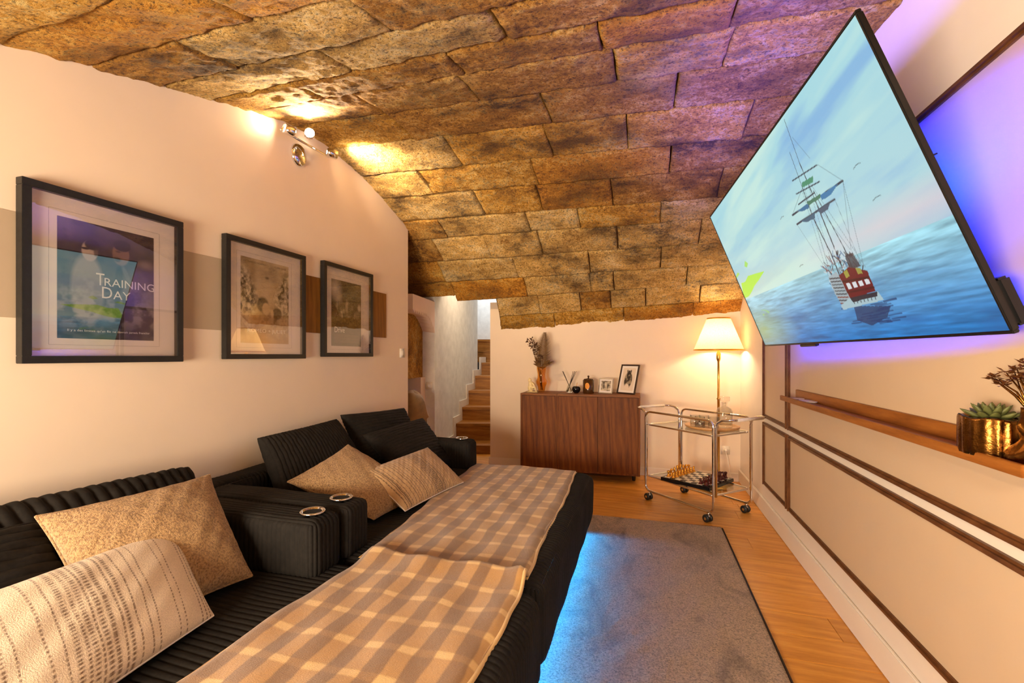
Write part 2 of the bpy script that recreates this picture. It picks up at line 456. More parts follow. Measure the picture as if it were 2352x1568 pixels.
def vnormal(X, t):
    e = .004
    a = vault(np.asarray(X) + .01, t) - vault(np.asarray(X) - .01, t); b = vault(X, np.asarray(t) + e) - vault(X, np.asarray(t) - e)
    n = np.cross(a, b); n /= np.linalg.norm(n, axis=-1, keepdims=True)
    inward = np.array([-.6, 2.3, 1.0]) - vault(X, t)
    n *= np.sign((n * inward).sum(-1, keepdims=True)); return n
def shell(x0, x1, t0, t1, nx, nt, off):
    X, T = np.meshgrid(np.linspace(x0, x1, nx), np.linspace(t0, t1, nt), indexing='ij')
    return vault(X, T) - vnormal(X, T) * off
DX = -1.5                                 # side of the doorway cut
cb = MB()
cb.grid(shell(DX, XR + .1, 0.0, 1.0, 6, 70, .028)); cb.grid(shell(-3.6, DX, 0.0, .93, 6, 64, .028))
cb.grid(shell(DX, XR + .1, 0.0, 1.0, 6, 70, .10)); cb.grid(shell(-3.6, DX, 0.0, .93, 6, 64, .10))
ceil = struct(cb.build('ceiling', M['mortar']))
# stone reveal over the passage: soffit and cheek
P = shell(-3.6, DX + .02, .93, .931, 10, 2, 0)
b0 = P[:, 0, :]; b1 = b0 + np.array([0, .42, .16]); b2 = b0 + np.array([0, .5, .9])
so = MB(); so.grid(np.stack([b0, b1, b2], 1))
so.build('stone_soffit', M['s_brown'], ceil, smooth=False)
T = np.linspace(.925, 1.0, 8); E0 = vault(np.full(8, DX), T)
ck = MB(); E1 = E0.copy(); E1[:, 1] = YB + .02; E1[:, 0] -= .03
ck.grid(np.stack([E0, E1], 1)); ck.build('stone_cheek', M['s_brown'], ceil, smooth=False)

TC = [.335, .375, .414, .453, .493, .528, .560, .607, .656, .703, .745, .790, .826, .868, .907, .941, .972, 1.0]
HJ = {2: [-1.28], 3: [-1.65, -.91], 4: [-1.26, -.52, .2], 5: [-1.6, -.17], 6: [-.85, -.13], 7: [-1.45, -.52, .15], 8: [-1.25, -.58, -.1, .55],
      9: [-1.62, -.75, .16], 10: [-1.29, -.23, .5], 11: [-1.75, -.95, -.51, .12], 12: [-1.4, -.9, -.22, .43], 13: [-2.0, -1.2, -.49, .14],
      14: [-1.95, -1.15, -.5, -.28, .37], 15: [-1.05, -.62, -.32, .01, .5], 16: [-.91, -.2, .45]}
PALE = {(11, 2), (11, 3), (11, 4), (12, 2), (12, 3), (12, 4), (13, 2), (13, 3), (14, 3), (14, 4), (14, 5), (15, 0), (15, 1), (15, 3), (15, 4), (15, 5), (3, 1), (4, 1), (4, 0), (9, 0), (10, 0), (8, 0)}
ORAN = {(9, 2), (16, 2), (16, 3), (2, 0), (2, 1), (10, 2), (13, 1), (14, 0), (13, 0), (14, 1), (14, 2), (16, 1)}
BROW = {(6, 2), (7, 3), (5, 2), (6, 1), (7, 2), (8, 4), (10, 3), (12, 1), (12, 0), (11, 1), (4, 3), (5, 1), (11, 0)}
r_ = random.Random(11)
def stone(x0, x1, t0, t1, mat):
    w = x1 - x0
    nu = max(10, int(w / .017)); nv = 16
    gx = r_.choice((.001, .003, .005)); gt = r_.choice((.0001, .0004, .0008))
    us = np.linspace(0, 1, nu); vs = np.linspace(0, 1, nv)
    us = .5 - .5 * np.cos(np.pi * us) * (.35) - .5 * (1 - 2 * us) * .65; vs = .5 - .5 * np.cos(np.pi * vs) * .35 - .5 * (1 - 2 * vs) * .65
    U, V = np.meshgrid(us, vs, indexing='ij')
    X = x0 + gx + U * (w - 2 * gx); Tt = t0 + gt + V * (t1 - t0 - 2 * gt)
    seed = r_.uniform(0, 100); ph = r_.uniform(-.003, .004)
    tx, tt = r_.uniform(-.003, .003), r_.uniform(-.003, .003)
    # wobbling joints
    Pz = vault(X, Tt)
    N = vnormal(X, Tt)
    off = np.zeros_like(X); jx = np.zeros_like(X); jt = np.zeros_like(X)
    for i in range(nu):
        for j in range(nv):
            p = Vector(Pz[i, j])
            off[i, j] = .008 * noise.fractal(p * 6.0 + Vector((seed, 0, 0)), .7, 2.0, 4) + .0055 * noise.noise(p * 22) + .0045 * noise.noise(p * 50)
            jx[i, j] = .005 * noise.noise(p * 7 + Vector((0, seed, 0))); jt[i, j] = .0006 * noise.noise(p * 7 + Vector((0, 0, seed)))
    X2 = X + jx; T2 = np.clip(Tt + jt, 0, 1)
    Pz = vault(X2, T2)
    ed = np.minimum(np.minimum(U, 1 - U) * w, np.minimum(V, 1 - V) * (t1 - t0) * 7.2)
    rnd = -r_.choice((.003, .006, .009, .011)) * np.exp(-ed / .008)
    off = off + rnd + ph + tx * (U - .5) + tt * (V - .5)
    Pz = Pz + N * off[..., None]
    # skirt back into the vault
    Q = np.zeros((nu + 2, nv + 2, 3)); Q[1:-1, 1:-1] = Pz
    back = Pz - N * .04
    Q[0, 1:-1] = back[0]; Q[-1, 1:-1] = back[-1]; Q[1:-1, 0] = back[:, 0]; Q[1:-1, -1] = back[:, -1]
    Q[0, 0] = back[0, 0]; Q[0, -1] = back[0, -1]; Q[-1, 0] = back[-1, 0]; Q[-1, -1] = back[-1, -1]
    m = MB(); m.grid(Q); m.build('stone', mat, ceil)
for ci in range(len(TC) - 1):
    t0, t1 = TC[ci], TC[ci + 1]
    lo = -3.05 if t0 > .76 else -2.16
    hi = XR + .03
    if t0 >= .94: lo = DX
    js = [j for j in HJ.get(ci, []) if lo + .12 < j < hi - .12]
    if ci < 2: js = [-1.5 + .3 * ci, -.7 + .2 * ci, .2]
    edges = [lo] + sorted(js) + [hi]
    full = []
    for a, b in zip(edges[:-1], edges[1:]):
        k = 1 if b - a < .98 else int(math.ceil((b - a) / .72))
        cut = [a + (b - a) * (q + (r_.uniform(-.12, .12) if 0 < q < k else 0)) / k for q in range(k)]
        full += cut
    full.append(hi)
    for si, (a, b) in enumerate(zip(full[:-1], full[1:])):
        key = (ci, si); q = r_.random()
        mid = (a + b) / 2
        if ci in (11, 12, 13, 14) and mid > -.55: mat = M['s_pale'] if q < .8 else M['s_ochre']
        elif ci == 15 and q < .6: mat = M['s_pale']
        elif ci == 16: mat = M['s_orange'] if mid > -.2 else M['s_ochre']
        elif key in ORAN: mat = M['s_orange']
        elif key in BROW: mat = M['s_brown']
        elif key in PALE: mat = M['s_pale']
        else: mat = M['s_ochre'] if q < .55 else (M['s_brown'] if q < .85 else M['s_orange'])
        tt1 = min(t1, .931) if (b <= DX + .05 and t1 > .931) else t1
        if b <= DX + .05 and t0 >= .931: continue
        stone(a, b, t0, tt1, mat)

# --- baseboards, panel mouldings
struct(MB().bbox(XR - .016, XR, -1.6, YB, 0, .122, .005).build('baseboard_right', M['white'], smooth=False))
struct(MB().bbox(-1.655, XR - .016, YB - .014, YB, 0, .082, .004).build('baseboard_back', M['white'], smooth=False))
def moulding_piece(y0, y1, z0, z1):
    m = MB(); vert = (z1 - z0) > (y1 - y0)
    if vert:
        w = (y1 - y0)
        for k, (f0, f1, h) in enumerate(((0, .32, .011), (.32, .68, .019), (.68, 1, .011))): m.box(XR - h, XR, y0 + f0 * w, y0 + f1 * w, z0, z1)
    else:
        w = (z1 - z0)
        for k, (f0, f1, h) in enumerate(((0, .32, .011), (.32, .68, .019), (.68, 1, .011))): m.box(XR - h, XR, y0, y1, z0 + f0 * w, z0 + f1 * w)
    return m.build('moulding', M['trim'], wr, smooth=False)
def panel(y0, y1, z0, z1):
    w = .026
    MB().box(XR - .004, XR, y0 + w, y1 - w, z0 + w, z1 - w).build('wall_panel', M['beige'], wr, smooth=False)
    moulding_piece(y0, y0 + w, z0, z1); moulding_piece(y1 - w, y1, z0, z1)
    moulding_piece(y0 + w, y1 - w, z0, z0 + w); moulding_piece(y0 + w, y1 - w, z1 - w, z1)
panel(-1.2, 3.235, .735, 1.995); panel(-1.2, 3.235, .228, .700)
panel(3.255, 3.86, .735, 1.70); panel(3.255, 3.86, .228, .700)

# painted band and wooden strip on the left wall
wl = bpy.data.objects['wall_left']
MB().box(XL, XL + .002, -1.6, 2.405, 1.332, 1.700).build('painted_band', M['taupe'], wl, smooth=False)
for a, b in ((2.405, 2.735), (2.735, 3.065), (3.065, 3.396)):
    MB().bbox(XL, XL + .008, a, b - .001, 1.352, 1.722, .0015).build('wooden_board', M['board'], wl, smooth=False)

# --- passage, niche and stairs behind the doorway
def pbox(name, u0, u1, d0, d1, z0, z1, mat, parent=None):
    return MB().box(u0, u1, d0, d1, z0, z1, PM).build(name, mat, parent, smooth=False, world=parent is not None)
lw = lambda d: -.735 + .15 * (d - 5.89)
def skew(name, d0, d1, z0, z1, th, mat, parent=None, off=0.0):
    V = [(lw(d0) + off, d0), (lw(d1) + off, d1), (lw(d1) + off - th, d1), (lw(d0) + off - th, d0)]
    return MB().prism(V, z0, z1, PM).build(name, mat, parent, smooth=False, world=parent is not None)
st_wall = struct(skew('wall_stairs', 5.06, 7.17, -.02, 2.9, .3, M['stairwall']))
struct(pbox('wall_landing', -1.6, .6, 8.75, 8.85, -.02, 2.9, M['stairwall']))
# nook wall to the left of the pier, set back, with a deeper stone niche above a sill
nk = struct(skew('wall_nook', 4.92, 5.06, -.02, .965, .3, M['pinkwall'], off=-.105))
skew('recess_wall', 4.2, 4.92, -.02, .965, .1, M['pinkwall'], nk, off=-.62)
skew('niche_stone', 4.3, 5.06, .965, 1.66, .05, M['s_orange'], nk, off=-.135)
# plaster arch above the niche
arch = MB(); pts = []
for k in range(13):
    f = k / 12; d = 5.06 - .66 * f
    pts.append((d, 1.455 + .16 * math.sin(min(1, f * 2.2) * math.pi / 2)))
for i in range(12):
    (d0, z0), (d1, z1) = pts[i], pts[i + 1]
    a = [cf(lw(d0) - .24, d0, z0 + .03), cf(lw(d1) - .24, d1, z1 + .03), cf(lw(d1) + .0, d1, z1 + .04), cf(lw(d0) + .0, d0, z0)]
    top = [Vector((p.x, p.y, 1.80)) for p in a]
    arch.add(a + top, [(3, 2, 1, 0), (4, 5, 6, 7), (0, 1, 5, 4), (1, 2, 6, 5), (2, 3, 7, 6), (3, 0, 4, 7)])
arch.build('niche_arch', M['pinkwall'], nk, smooth=False, world=True)
struct(MB().box(-4.2, -4.1, -1.6, 9.3, -.02, 2.9).build('wall_far_left', M['pinkwall'], smooth=False))
struct(pbox('wall_stairwell', .05, .15, 5.2, 8.75, -.02, 2.9, M['stairwall']))
struct(MB().box(-4.2, .6, 4.95, 9.4, 2.9, 2.96).build('ceiling_stairwell', M['stairwall'], smooth=False))
struct(MB().box(-4.2, .6, 9.3, 9.4, -.02, 2.9).build('wall_end', M['stairwall'], smooth=False))
# steps
stairs = thing('staircase', 'oak staircase climbing away through the doorway beside the pale rendered wall', 'stairs', cf(-.4, 5.57, 0), A)
SD = [5.573, 5.888, 6.2, 6.55, 6.95, 7.4, 7.85, 8.3]; SZ = [.107, .327, .505, .70, .895, 1.09, 1.30, 1.5]
skp = []
for k in range(8):
    d0 = SD[k]; d1 = (SD[k + 1] if k < 7 else 8.75); z1 = SZ[k]; z0 = SZ[k - 1] if k else 0
    uL = lw(d0) + .012
    d1 = min(d1, 8.74); ex = .9 if k > 5 else 0
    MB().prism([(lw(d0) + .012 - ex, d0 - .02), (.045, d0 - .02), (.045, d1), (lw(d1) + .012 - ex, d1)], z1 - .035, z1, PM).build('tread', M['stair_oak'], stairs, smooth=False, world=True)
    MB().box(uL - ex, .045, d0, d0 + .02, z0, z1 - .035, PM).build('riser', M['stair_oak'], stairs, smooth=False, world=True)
    if k < 6:   # stepped white skirting on the wall
        a = d0 - .11; b = d1 - .11
        V = [(lw(a) + .014, a), (lw(b) + .014, b), (lw(b), b), (lw(a), a)]
        MB().prism(V, max(0, z0 - .02), z1 + .09, PM).build('stepped_skirting', M['white'], stairs, smooth=False, world=True)
# socket on the pier
so = thing('wall_socket', 'white socket on the pier of the niche past the doorway', 'socket', cf(lw(5.0) - .05, 5.055, .87), A)
MB().bbox(-.035, .035, -.008, 0, -.04, .04, .002).build('plate', M['plug'], so)
MB().lathe([(.02, 0), (.02, .004), (.017, .005), (.016, .001)], 16, M=Matrix.Translation((0, -.008, 0)) @ Matrix.Rotation(math.pi / 2, 4, 'X')).build('outlet', M['plug'], so)

# ------------------------------------------------------------------ sofas
def smoothnoise(a, b, s):
    return np.sin(a * 5.1 + s) * np.cos(b * 4.3 + 2 * s) * .5 + np.sin(a * 11.3 - b * 7.7 + s * 3) * .3
def ribh(s, pitch):
    f = (s / pitch) % 1.0
    return np.sqrt(np.clip(1 - (2 * f - 1) ** 2, 0, 1))
def ribbox(m, lo, hi, r, faces, pitch=.024, amp=.006, soft=.006, step=6, seed=1.0):
    lo = np.array(lo, float); hi = np.array(hi, float)
    for (ax, sgn, rib) in faces:            # face normal axis, sign, axis along which ribs repeat
        oth = [k for k in range(3) if k != ax]
        coords = []
        for k in oth:
            a, b = lo[k], hi[k]
            e = a + r * (1 - np.cos(np.linspace(0, np.pi / 2, 6)))
            e2 = (a + b) - e
            if k == rib: c = np.concatenate([[a], np.arange(a, b, pitch / step), e, e2, [b]])
            else: c = np.concatenate([e, np.linspace(a + r, b - r, max(3, int((b - a) / .05))), e2])
            coords.append(np.unique(np.round(c, 5)))
        Aq, Bq = np.meshgrid(coords[0], coords[1], indexing='ij')
        P = np.zeros(Aq.shape + (3,)); P[..., oth[0]] = Aq; P[..., oth[1]] = Bq; P[..., ax] = hi[ax] if sgn > 0 else lo[ax]
        q = np.clip(P, lo + r, hi - r); n = P - q; n /= np.linalg.norm(n, axis=-1, keepdims=True) + 1e-9
        h = amp * (ribh(P[..., rib], pitch) - .6)
        o2 = [k for k in oth]
        h = h + soft * smoothnoise(P[..., o2[0]] * 1.7, P[..., o2[1]] * 1.7, seed + ax)
        # fade at the borders so neighbouring faces meet
        e = np.minimum(np.minimum(Aq - lo[oth[0]], hi[oth[0]] - Aq), np.minimum(Bq - lo[oth[1]], hi[oth[1]] - Bq))
        h = h * np.clip(.35 + e / (r * .6), 0, 1)
        m.grid(q + n * r + n * h[..., None])
    return m

def pillow(BL, BR, TR, TL, th, nu=40, nv=28, pinch=.06, rib=None, pitch=.03, amp=.006, seed=0.0, pw=.45, wr=.004):
    BL, BR, TR, TL = [np.array(p, float) for p in (BL, BR, TR, TL)]
    u = np.sin(np.linspace(-1, 1, nu) * np.pi / 2); v = np.sin(np.linspace(-1, 1, nv) * np.pi / 2)
    if rib == 'u': u = np.linspace(-1, 1, nu)
    if rib == 'v': v = np.linspace(-1, 1, nv)
    U, V = np.meshgrid(u, v, indexing='ij')
    Up = U * (1 - pinch * (1 - V ** 2) * U ** 2); Vp = V * (1 - pinch * (1 - U ** 2) * V ** 2)
    a = (Up + 1) / 2; b = (Vp + 1) / 2
    base = (BL * ((1 - a) * (1 - b))[..., None] + BR * (a * (1 - b))[..., None] + TR * (a * b)[..., None] + TL * ((1 - a) * b)[..., None])
    n = np.cross(BR - BL + TR - TL, TL - BL + TR - BR); n /= np.linalg.norm(n)
    wdt = np.linalg.norm(BR - BL); hgt = np.linalg.norm(TL - BL)
    prof = (np.clip(1 - U ** 2, 0, 1) * np.clip(1 - V ** 2, 0, 1)) ** pw
    ms = MB()
    for sgn in (1, -1):
        h = th / 2 * prof * (1 + .05 * smoothnoise(U * 1.5, V * 1.5, seed + sgn)) + wr * smoothnoise(U * 4, V * 4, seed * 2) * np.clip(prof * 3, 0, 1)
        if rib == 'u': h = h + amp * ribh(U * wdt / 2, pitch) * np.clip(prof * 4, 0.25, 1)
        if rib == 'v': h = h + amp * ribh(V * hgt / 2, pitch) * np.clip(prof * 4, 0.25, 1)
        P = base + n * (sgn * (h + .0015))[..., None]
        ms.grid(P if sgn > 0 else P[::-1])
    # the rim strip
    for ii, jj in ((0, None), (-1, None), (None, 0), (None, -1)):
        sl = (ii, slice(None)) if ii is not None else (slice(None), jj)
        e1 = base[sl] + n * .0035; e2 = base[sl] - n * .0035
        ms.grid(np.stack([e1, e2], 1))
    ms.base = base; ms.nrm = n; ms.U = U; ms.V = V
    return ms
def rim_tube(ms, r=.004):
    b = ms.base
    loop = list(b[:, 0]) + list(b[-1, 1:]) + list(b[::-1, -1][1:]) + list(b[0, ::-1][1:-1])
    return MB().tube([tuple(p) for p in loop], r, 6, closed=True)

XF = -.335; ST = .40
S_ALL = [(2, 1, 1), (0, 1, 1), (1, -1, 0), (1, 1, 0)]
def sofa_leg(par, x, y):
    z = 0.0 if x < -1 else .0205
    MB().lathe([(.022, z), (.026, .085)], 12, c=(x, y, 0)).build('leg', M['sofa_leg'], par, world=True)
def cup(par, x, y, z):
    z += .006
    c = MB().lathe([(.043, z + .002), (.047, z + .008), (.043, z + .011), (.036, z + .009), (.034, z - .03), (.034, z - .028)], 28, c=(x, y, 0), caps=False)
    c.build('cup_holder', M['chrome'], par, world=True)
    MB().lathe([(.0345, z + .0045), (.0001, z + .0045)], 24, c=(x, y, 0), caps=False).build('cup_well', M['well'], par, world=True)
def arm(par, y0, y1, xf, z1):
    m = ribbox(MB(), (-1.9, y0, .385), (xf, y1, z1), .035, [(2, 1, 1), (0, 1, 1), (1, -1, 0), (1, 1, 0)], pitch=.021, amp=.006, soft=.004, seed=y0)
    return m.build('armrest', M['cord'], par, world=True)
# near sofa
s1 = thing('chaise_sofa', 'black corduroy chaise sofa nearest the camera under the larger framed poster', 'sofa', (-1.2, .9, 0))
ribbox(MB(), (-2.02, .02, .085), (XF, 1.525, ST), .06, S_ALL, seed=2).build('seat', M['cord'], s1, world=True)
a1 = arm(s1, 1.362, 1.523, -1.135, .60); cup(a1, -1.205, 1.442, .60)
ribbox(MB(), (-2.08, .02, .10), (-1.9, 1.525, .58), .05, [(2, 1, 1), (0, 1, 1), (1, 1, 0), (1, -1, 0)], seed=4).build('backrest', M['cord'], s1, world=True)
pillow((-1.72, .15, .40), (-1.70, 1.49, .40), (-1.94, 1.53, .705), (-1.96, .12, .735), .19, 420, 26, .02, 'u', .040, .018, 3.0, .32).build('back_cushion', M['cord'], s1, world=True)
for x in (-1.95, -.78):
    for y in (.12, 1.42): sofa_leg(s1, x, y)
MB().box(-.65, -.63, .1, 1.5, .078, .086).build('led_strip', M['ledc'], s1, world=True, smooth=False)
# far sofa
s2 = thing('chaise_sofa', 'black corduroy chaise sofa furthest from the camera near the doorway', 'sofa', (-1.2, 2.3, 0))
ribbox(MB(), (-2.02, 1.54, .085), (XF, 3.16, ST), .06, S_ALL, seed=5).build('seat', M['cord'], s2, world=True)
a2 = arm(s2, 1.535, 1.70, -1.125, .60); cup(a2, -1.21, 1.618, .60)
a3 = arm(s2, 2.985, 3.155, -1.185, .59); cup(a3, -1.275, 3.075, .59)
ribbox(MB(), (-2.08, 1.54, .10), (-1.9, 3.16, .60), .05, [(2, 1, 1), (0, 1, 1), (1, 1, 0), (1, -1, 0)], seed=6).build('backrest', M['cord'], s2, world=True)
for x in (-1.95, -.78):
    for y in (1.64, 3.05): sofa_leg(s2, x, y)
MB().box(-.65, -.63, 1.6, 3.05, .078, .086).build('led_strip', M['ledc'], s2, world=True, smooth=False)
pillow((-1.70, 1.83, .42), (-1.66, 2.53, .42), (-1.94, 2.54, .785), (-1.96, 1.93, .765), .17, 200, 26, .05, 'u', .026, .007, 1.0, .4).build('back_cushion', M['cord'], s2, world=True)
pillow((-1.72, 2.58, .42), (-1.66, 3.2, .42), (-1.84, 3.24, .785), (-1.95, 2.60, .805), .16, 26, 200, .05, 'v', .024, .006, 2.0, .4).build('back_cushion', M['cord'], s2, world=True)
o = light('sofa_led', 'AREA', (-.62, 1.55, .074), 14, (.0, .32, 1.0), .008, 3.0, spread=math.radians(26))
o.rotation_euler = (0, math.radians(-75), 0)

# loose cushions
def tcush(name, ms, mat, label, cat='cushion', group=None, seam=None, seam_mat=None):
    c = ms.base.reshape(-1, 3).mean(0)
    rt = thing(name, label, cat, (float(c[0]), float(c[1]), float(ms.base[..., 2].min())), 0, group)
    cov = ms.build('cover', mat, rt, world=True)
    if seam: rim_tube(ms, seam).build('seam', seam_mat or mat, rt, world=True)
    return rt
ms = pillow((-1.52, .25, .44), (-1.46, .90, .44), (-1.76, .92, .70), (-1.80, .25, .70), .15, 26, 180, .03, 'v', .03, .009, 2.0, .4)
tcush('ribbed_cushion', ms, M['cord'], 'black ribbed cushion at the left edge of the picture behind the striped cushion')
ms = pillow((-1.40, 2.50, .43), (-1.33, 3.02, .43), (-1.66, 3.20, .715), (-1.70, 2.49, .70), .15, 26, 180, .05, 'v', .022, .005, 4.0, .4)
tcush('ribbed_cushion', ms, M['cord'], 'small black ribbed cushion leaning behind the far striped cushion by the doorway')
ms = pillow((-1.40, .86, .42), (-1.33, 1.285, .425), (-1.63, 1.375, .735), (-1.69, .88, .735), .17, 60, 44, .06, seed=1.3, wr=.003)
tcush('boucle_cushion', ms, M['boucle'], 'large tan boucle cushion nearest the camera behind the striped cushion', seam=.005)
ms = pillow((-1.24, 1.90, .42), (-1.16, 2.28, .43), (-1.60, 2.20, .70), (-1.62, 1.77, .605), .14, 60, 44, .05, seed=2.2, wr=.003)
tcush('boucle_cushion', ms, M['boucle'], 'tan boucle cushion on the far sofa beside the two cup holder armrests', seam=.004)
def striped(ms, nu, nv, base, dark, seed, lines):
    rg = np.random.RandomState(seed)
    U = (ms.U + 1) / 2; V = (ms.V + 1) / 2
    k = np.zeros_like(U)
    for (p, w, dash, stg) in lines:
        wob = .0015 * np.sin(V * 13 + p * 50)
        d = np.abs(U + wob - p) / w
        on = np.clip(1.4 - d, 0, 1)
        gate = .55 + .45 * np.sign(np.sin(V * dash + rg.uniform(0, 6)) + stg)
        k = np.maximum(k, on * gate * (.65 + .35 * rg.rand(*U.shape)))
    k = np.clip(k, 0, 1)[..., None]
    c = np.array(base[:3]) * (1 - k) + np.array(dark[:3]) * k
    c1 = c.reshape(-1, 3); c2 = c[::-1].reshape(-1, 3)
    rest = ms.n - 2 * len(c1)
    ms.col = np.concatenate([c1, c2, np.tile(np.array(base[:3]), (rest, 1))], 0)
r_ = random.Random(5)
L1 = []
for p, w in ((.02, .004), (.05, .003), (.07, .005), (.155, .0035), (.20, .004), (.30, .003), (.33, .006), (.36, .003), (.43, .004), (.47, .003),
             (.50, .009), (.525, .006), (.545, .009), (.565, .004), (.585, .009), (.61, .008), (.64, .004), (.66, .007), (.69, .003), (.73, .003), (.76, .003),
             (.84, .0028), (.87, .003), (.945, .003), (.965, .003), (.982, .003)):
    L1.append((p, w, r_.uniform(210, 290), r_.uniform(-.1, .7)))
ms = pillow((-1.14, .33, .425), (-1.235, 1.055, .425), (-1.50, 1.14, .625), (-1.50, .40, .635), .15, 440, 190, .035, seed=.7, wr=0)
striped(ms, 440, 190, lin(238, 220, 194), lin(96, 60, 26), 3, L1)
tcush('striped_cushion', ms, M['stripe'], 'long cream cushion with brown dashed stripes nearest the camera', seam=.003, seam_mat=M['mat'])
ms = pillow((-1.14, 2.02, .43), (-1.06, 2.58, .43), (-1.36, 2.70, .60), (-1.40, 2.03, .60), .12, 300, 130, .04, seed=1.7, wr=.002)
L2 = [(p * .96 + .02, w * 1.25, d * .8, s + .45) for (p, w, d, s) in L1] + [(p, .004, 150, .8) for p in (.10, .125, .24, .27, .39, .80, .90)]
striped(ms, 300, 130, lin(208, 172, 124), lin(84, 56, 30), 5, L2)
tcush('striped_cushion', ms, M['stripe'], 'cream striped cushion lying against the cushions of the far sofa', seam=.003, seam_mat=M['mat'])

# plaid throws over the seats
def throw(name, label, corners, z, seed, lift=0.0):
    FL, FR, NR, NL = [np.array(p, float) for p in corners]      # far-left, far-right, near-right, near-left
    nu, nv = 46, 90
    a, b = np.meshgrid(np.linspace(0, 1, nu), np.linspace(0, 1, nv), indexing='ij')
    XY = NL * ((1 - a) * (1 - b))[..., None] + NR * (a * (1 - b))[..., None] + FR * (a * b)[..., None] + FL * ((1 - a) * b)[..., None]
    wob = .006 * np.sin(b * 9 + seed) * (a - .5) * 2 + .002 * np.sin(b * 41 + seed * 2)
    X = XY[..., 0] + wob; Y = XY[..., 1] + .012 * np.sin(a * 9 + seed) * b
    Z = z + .006 * smoothnoise(X * 2.2, Y * 2.2, seed) + .004 * np.sin(X * 31 + Y * 8 + seed) * np.sin(Y * 13)
    Z = Z + lift * np.exp(-((1 - b) * 1.5 / .10) ** 2) - (lift + .012) * np.exp(-((1 - b) * 1.5 / .018) ** 2)
    Z = Z + (.022 * np.exp(-(((1 - a) * .7 / .05) ** 2 + ((1 - b) * 1.5 / .10) ** 2)) if lift else 0)
    e = np.minimum(a, 1 - a) * .7
    Z = Z - .012 * np.exp(-(e / .012) ** 2)
    top = np.stack([X, Y, Z], -1); bot = top.copy(); bot[..., 2] = np.maximum(z - .012, Z - .022)
    m = MB(); m.grid(top); m.grid(bot[::-1])
    for sl in ((0, slice(None)), (-1, slice(None)), (slice(None), 0), (slice(None), -1)): m.grid(np.stack([top[sl], bot[sl]], 1))
    uv1 = np.stack([X, Y], -1).reshape(-1, 2); uv2 = np.stack([X, Y], -1)[::-1].reshape(-1, 2)
    ex = [np.repeat(np.stack([X, Y], -1)[sl], 2, 0) for sl in ((0, slice(None)), (-1, slice(None)), (slice(None), 0), (slice(None), -1))]
    m.uv = np.concatenate([uv1, uv2] + ex, 0)
    rt = thing(name, label, 'blanket', (float(X.mean()), float(Y.mean()), z - .012))
    m.build('woven_cloth', M['plaid'], rt, world=True)
    # fringe of wool along the long right side
    hem = MB(); line = [tuple(top[-1, j] + np.array([.002, 0, -.006])) for j in range(0, nv, 1)]
    hem.tube(line, .0075, 6); hem.build('hem', M['plaid'], rt, world=True)
    return rt
throw('plaid_blanket', 'tan plaid wool blanket over the near chaise with a curled far corner', [(-1.05, 1.60), (-.40, 1.585), (-.425, .25), (-1.13, .25)], ST + .021, 1.0, .03)
throw('plaid_blanket', 'tan plaid wool blanket over the far chaise reaching towards the sideboard', [(-1.20, 3.15), (-.45, 3.15), (-.41, 1.58), (-1.075, 1.55)], ST + .019, 2.4)

# ------------------------------------------------------------------ rug
n1, n2 = 150, 300
X, Y = np.meshgrid(np.linspace(-1.0, .517, n1), np.linspace(.35, 3.43, n2), indexing='ij')
rs = np.random.RandomState(4)
Z = .017 + .0025 * rs.rand(n1, n2) + .0015 * smoothnoise(X * 3, Y * 3, 1)
Z[0, :] = Z[-1, :] = 0.001; Z[:, 0] = Z[:, -1] = 0.001
m = MB(); m.grid(np.stack([X, Y, Z], -1)); rug = thing('rug', 'grey taupe short pile rug on the oak floor in front of the sofas', 'rug', (0, 1.9, 0))
m.build('pile', M['rug'], rug, world=True, kind='stuff')
e = MB(); e.bbox(.512, .522, .35, 3.43, 0.0005, .012, .003); e.build('binding', plain('dark_binding', lin(58, 44, 34), .9), rug, world=True)

# ------------------------------------------------------------------ television
tv_c = [np.array(p) for p in ((.32259, 2.53141, 1.91672), (.41649, 1.09449, 1.91100), (.67283, 1.09187, 1.24199), (.57893, 2.52880, 1.24771))]
TVS = 1.22                                  # a set about 1.7 m wide
tv_c = [np.array((0, 0, 1.2)) + (p - np.array((0, 0, 1.2))) * TVS for p in tv_c]
TLc, TRc, BRc, BLc = tv_c
eu = (TRc - TLc); wv = np.linalg.norm(eu); eu = eu / wv
ev = (TLc - BLc); hv = np.linalg.norm(ev); ev = ev / hv
en = np.cross(eu, ev); en /= np.linalg.norm(en)
if en[0] > 0: en = -en                         # towards the room
TVM = Matrix(((eu[0], ev[0], en[0], BLc[0]), (eu[1], ev[1], en[1], BLc[1]), (eu[2], ev[2], en[2], BLc[2]), (0, 0, 0, 1)))
tv = thing('television', 'large flat television on a tilted wall arm showing a tall ship at sea', 'television', tuple((BLc + BRc) / 2))
bz = .009
fr = MB()
fr.bbox(0, wv, 0, bz, -.012, .002, .002, TVM); fr.bbox(0, wv, hv - bz, hv, -.012, .002, .002, TVM)
fr.bbox(0, bz, bz, hv - bz, -.012, .002, .002, TVM); fr.bbox(wv - bz, wv, bz, hv - bz, -.012, .002, .002, TVM)
fr.build('bezel', M['black'], tv, world=True, smooth=False)
MB().bbox(.004, wv - .004, 0.004, hv - .004, -.018, -.008, .004, TVM).build('back_panel', M['black'], tv, world=True, smooth=False)
MB().bbox(.12, wv - .004, .012, hv * .15, -.046, -.018, .006, TVM).build('rear_housing', M['black'], tv, world=True, smooth=False)
MB().bbox(wv * .30, wv * .40, -.012, 0, -.012, .004, .002, TVM).build('sensor', M['black'], tv, world=True, smooth=False)
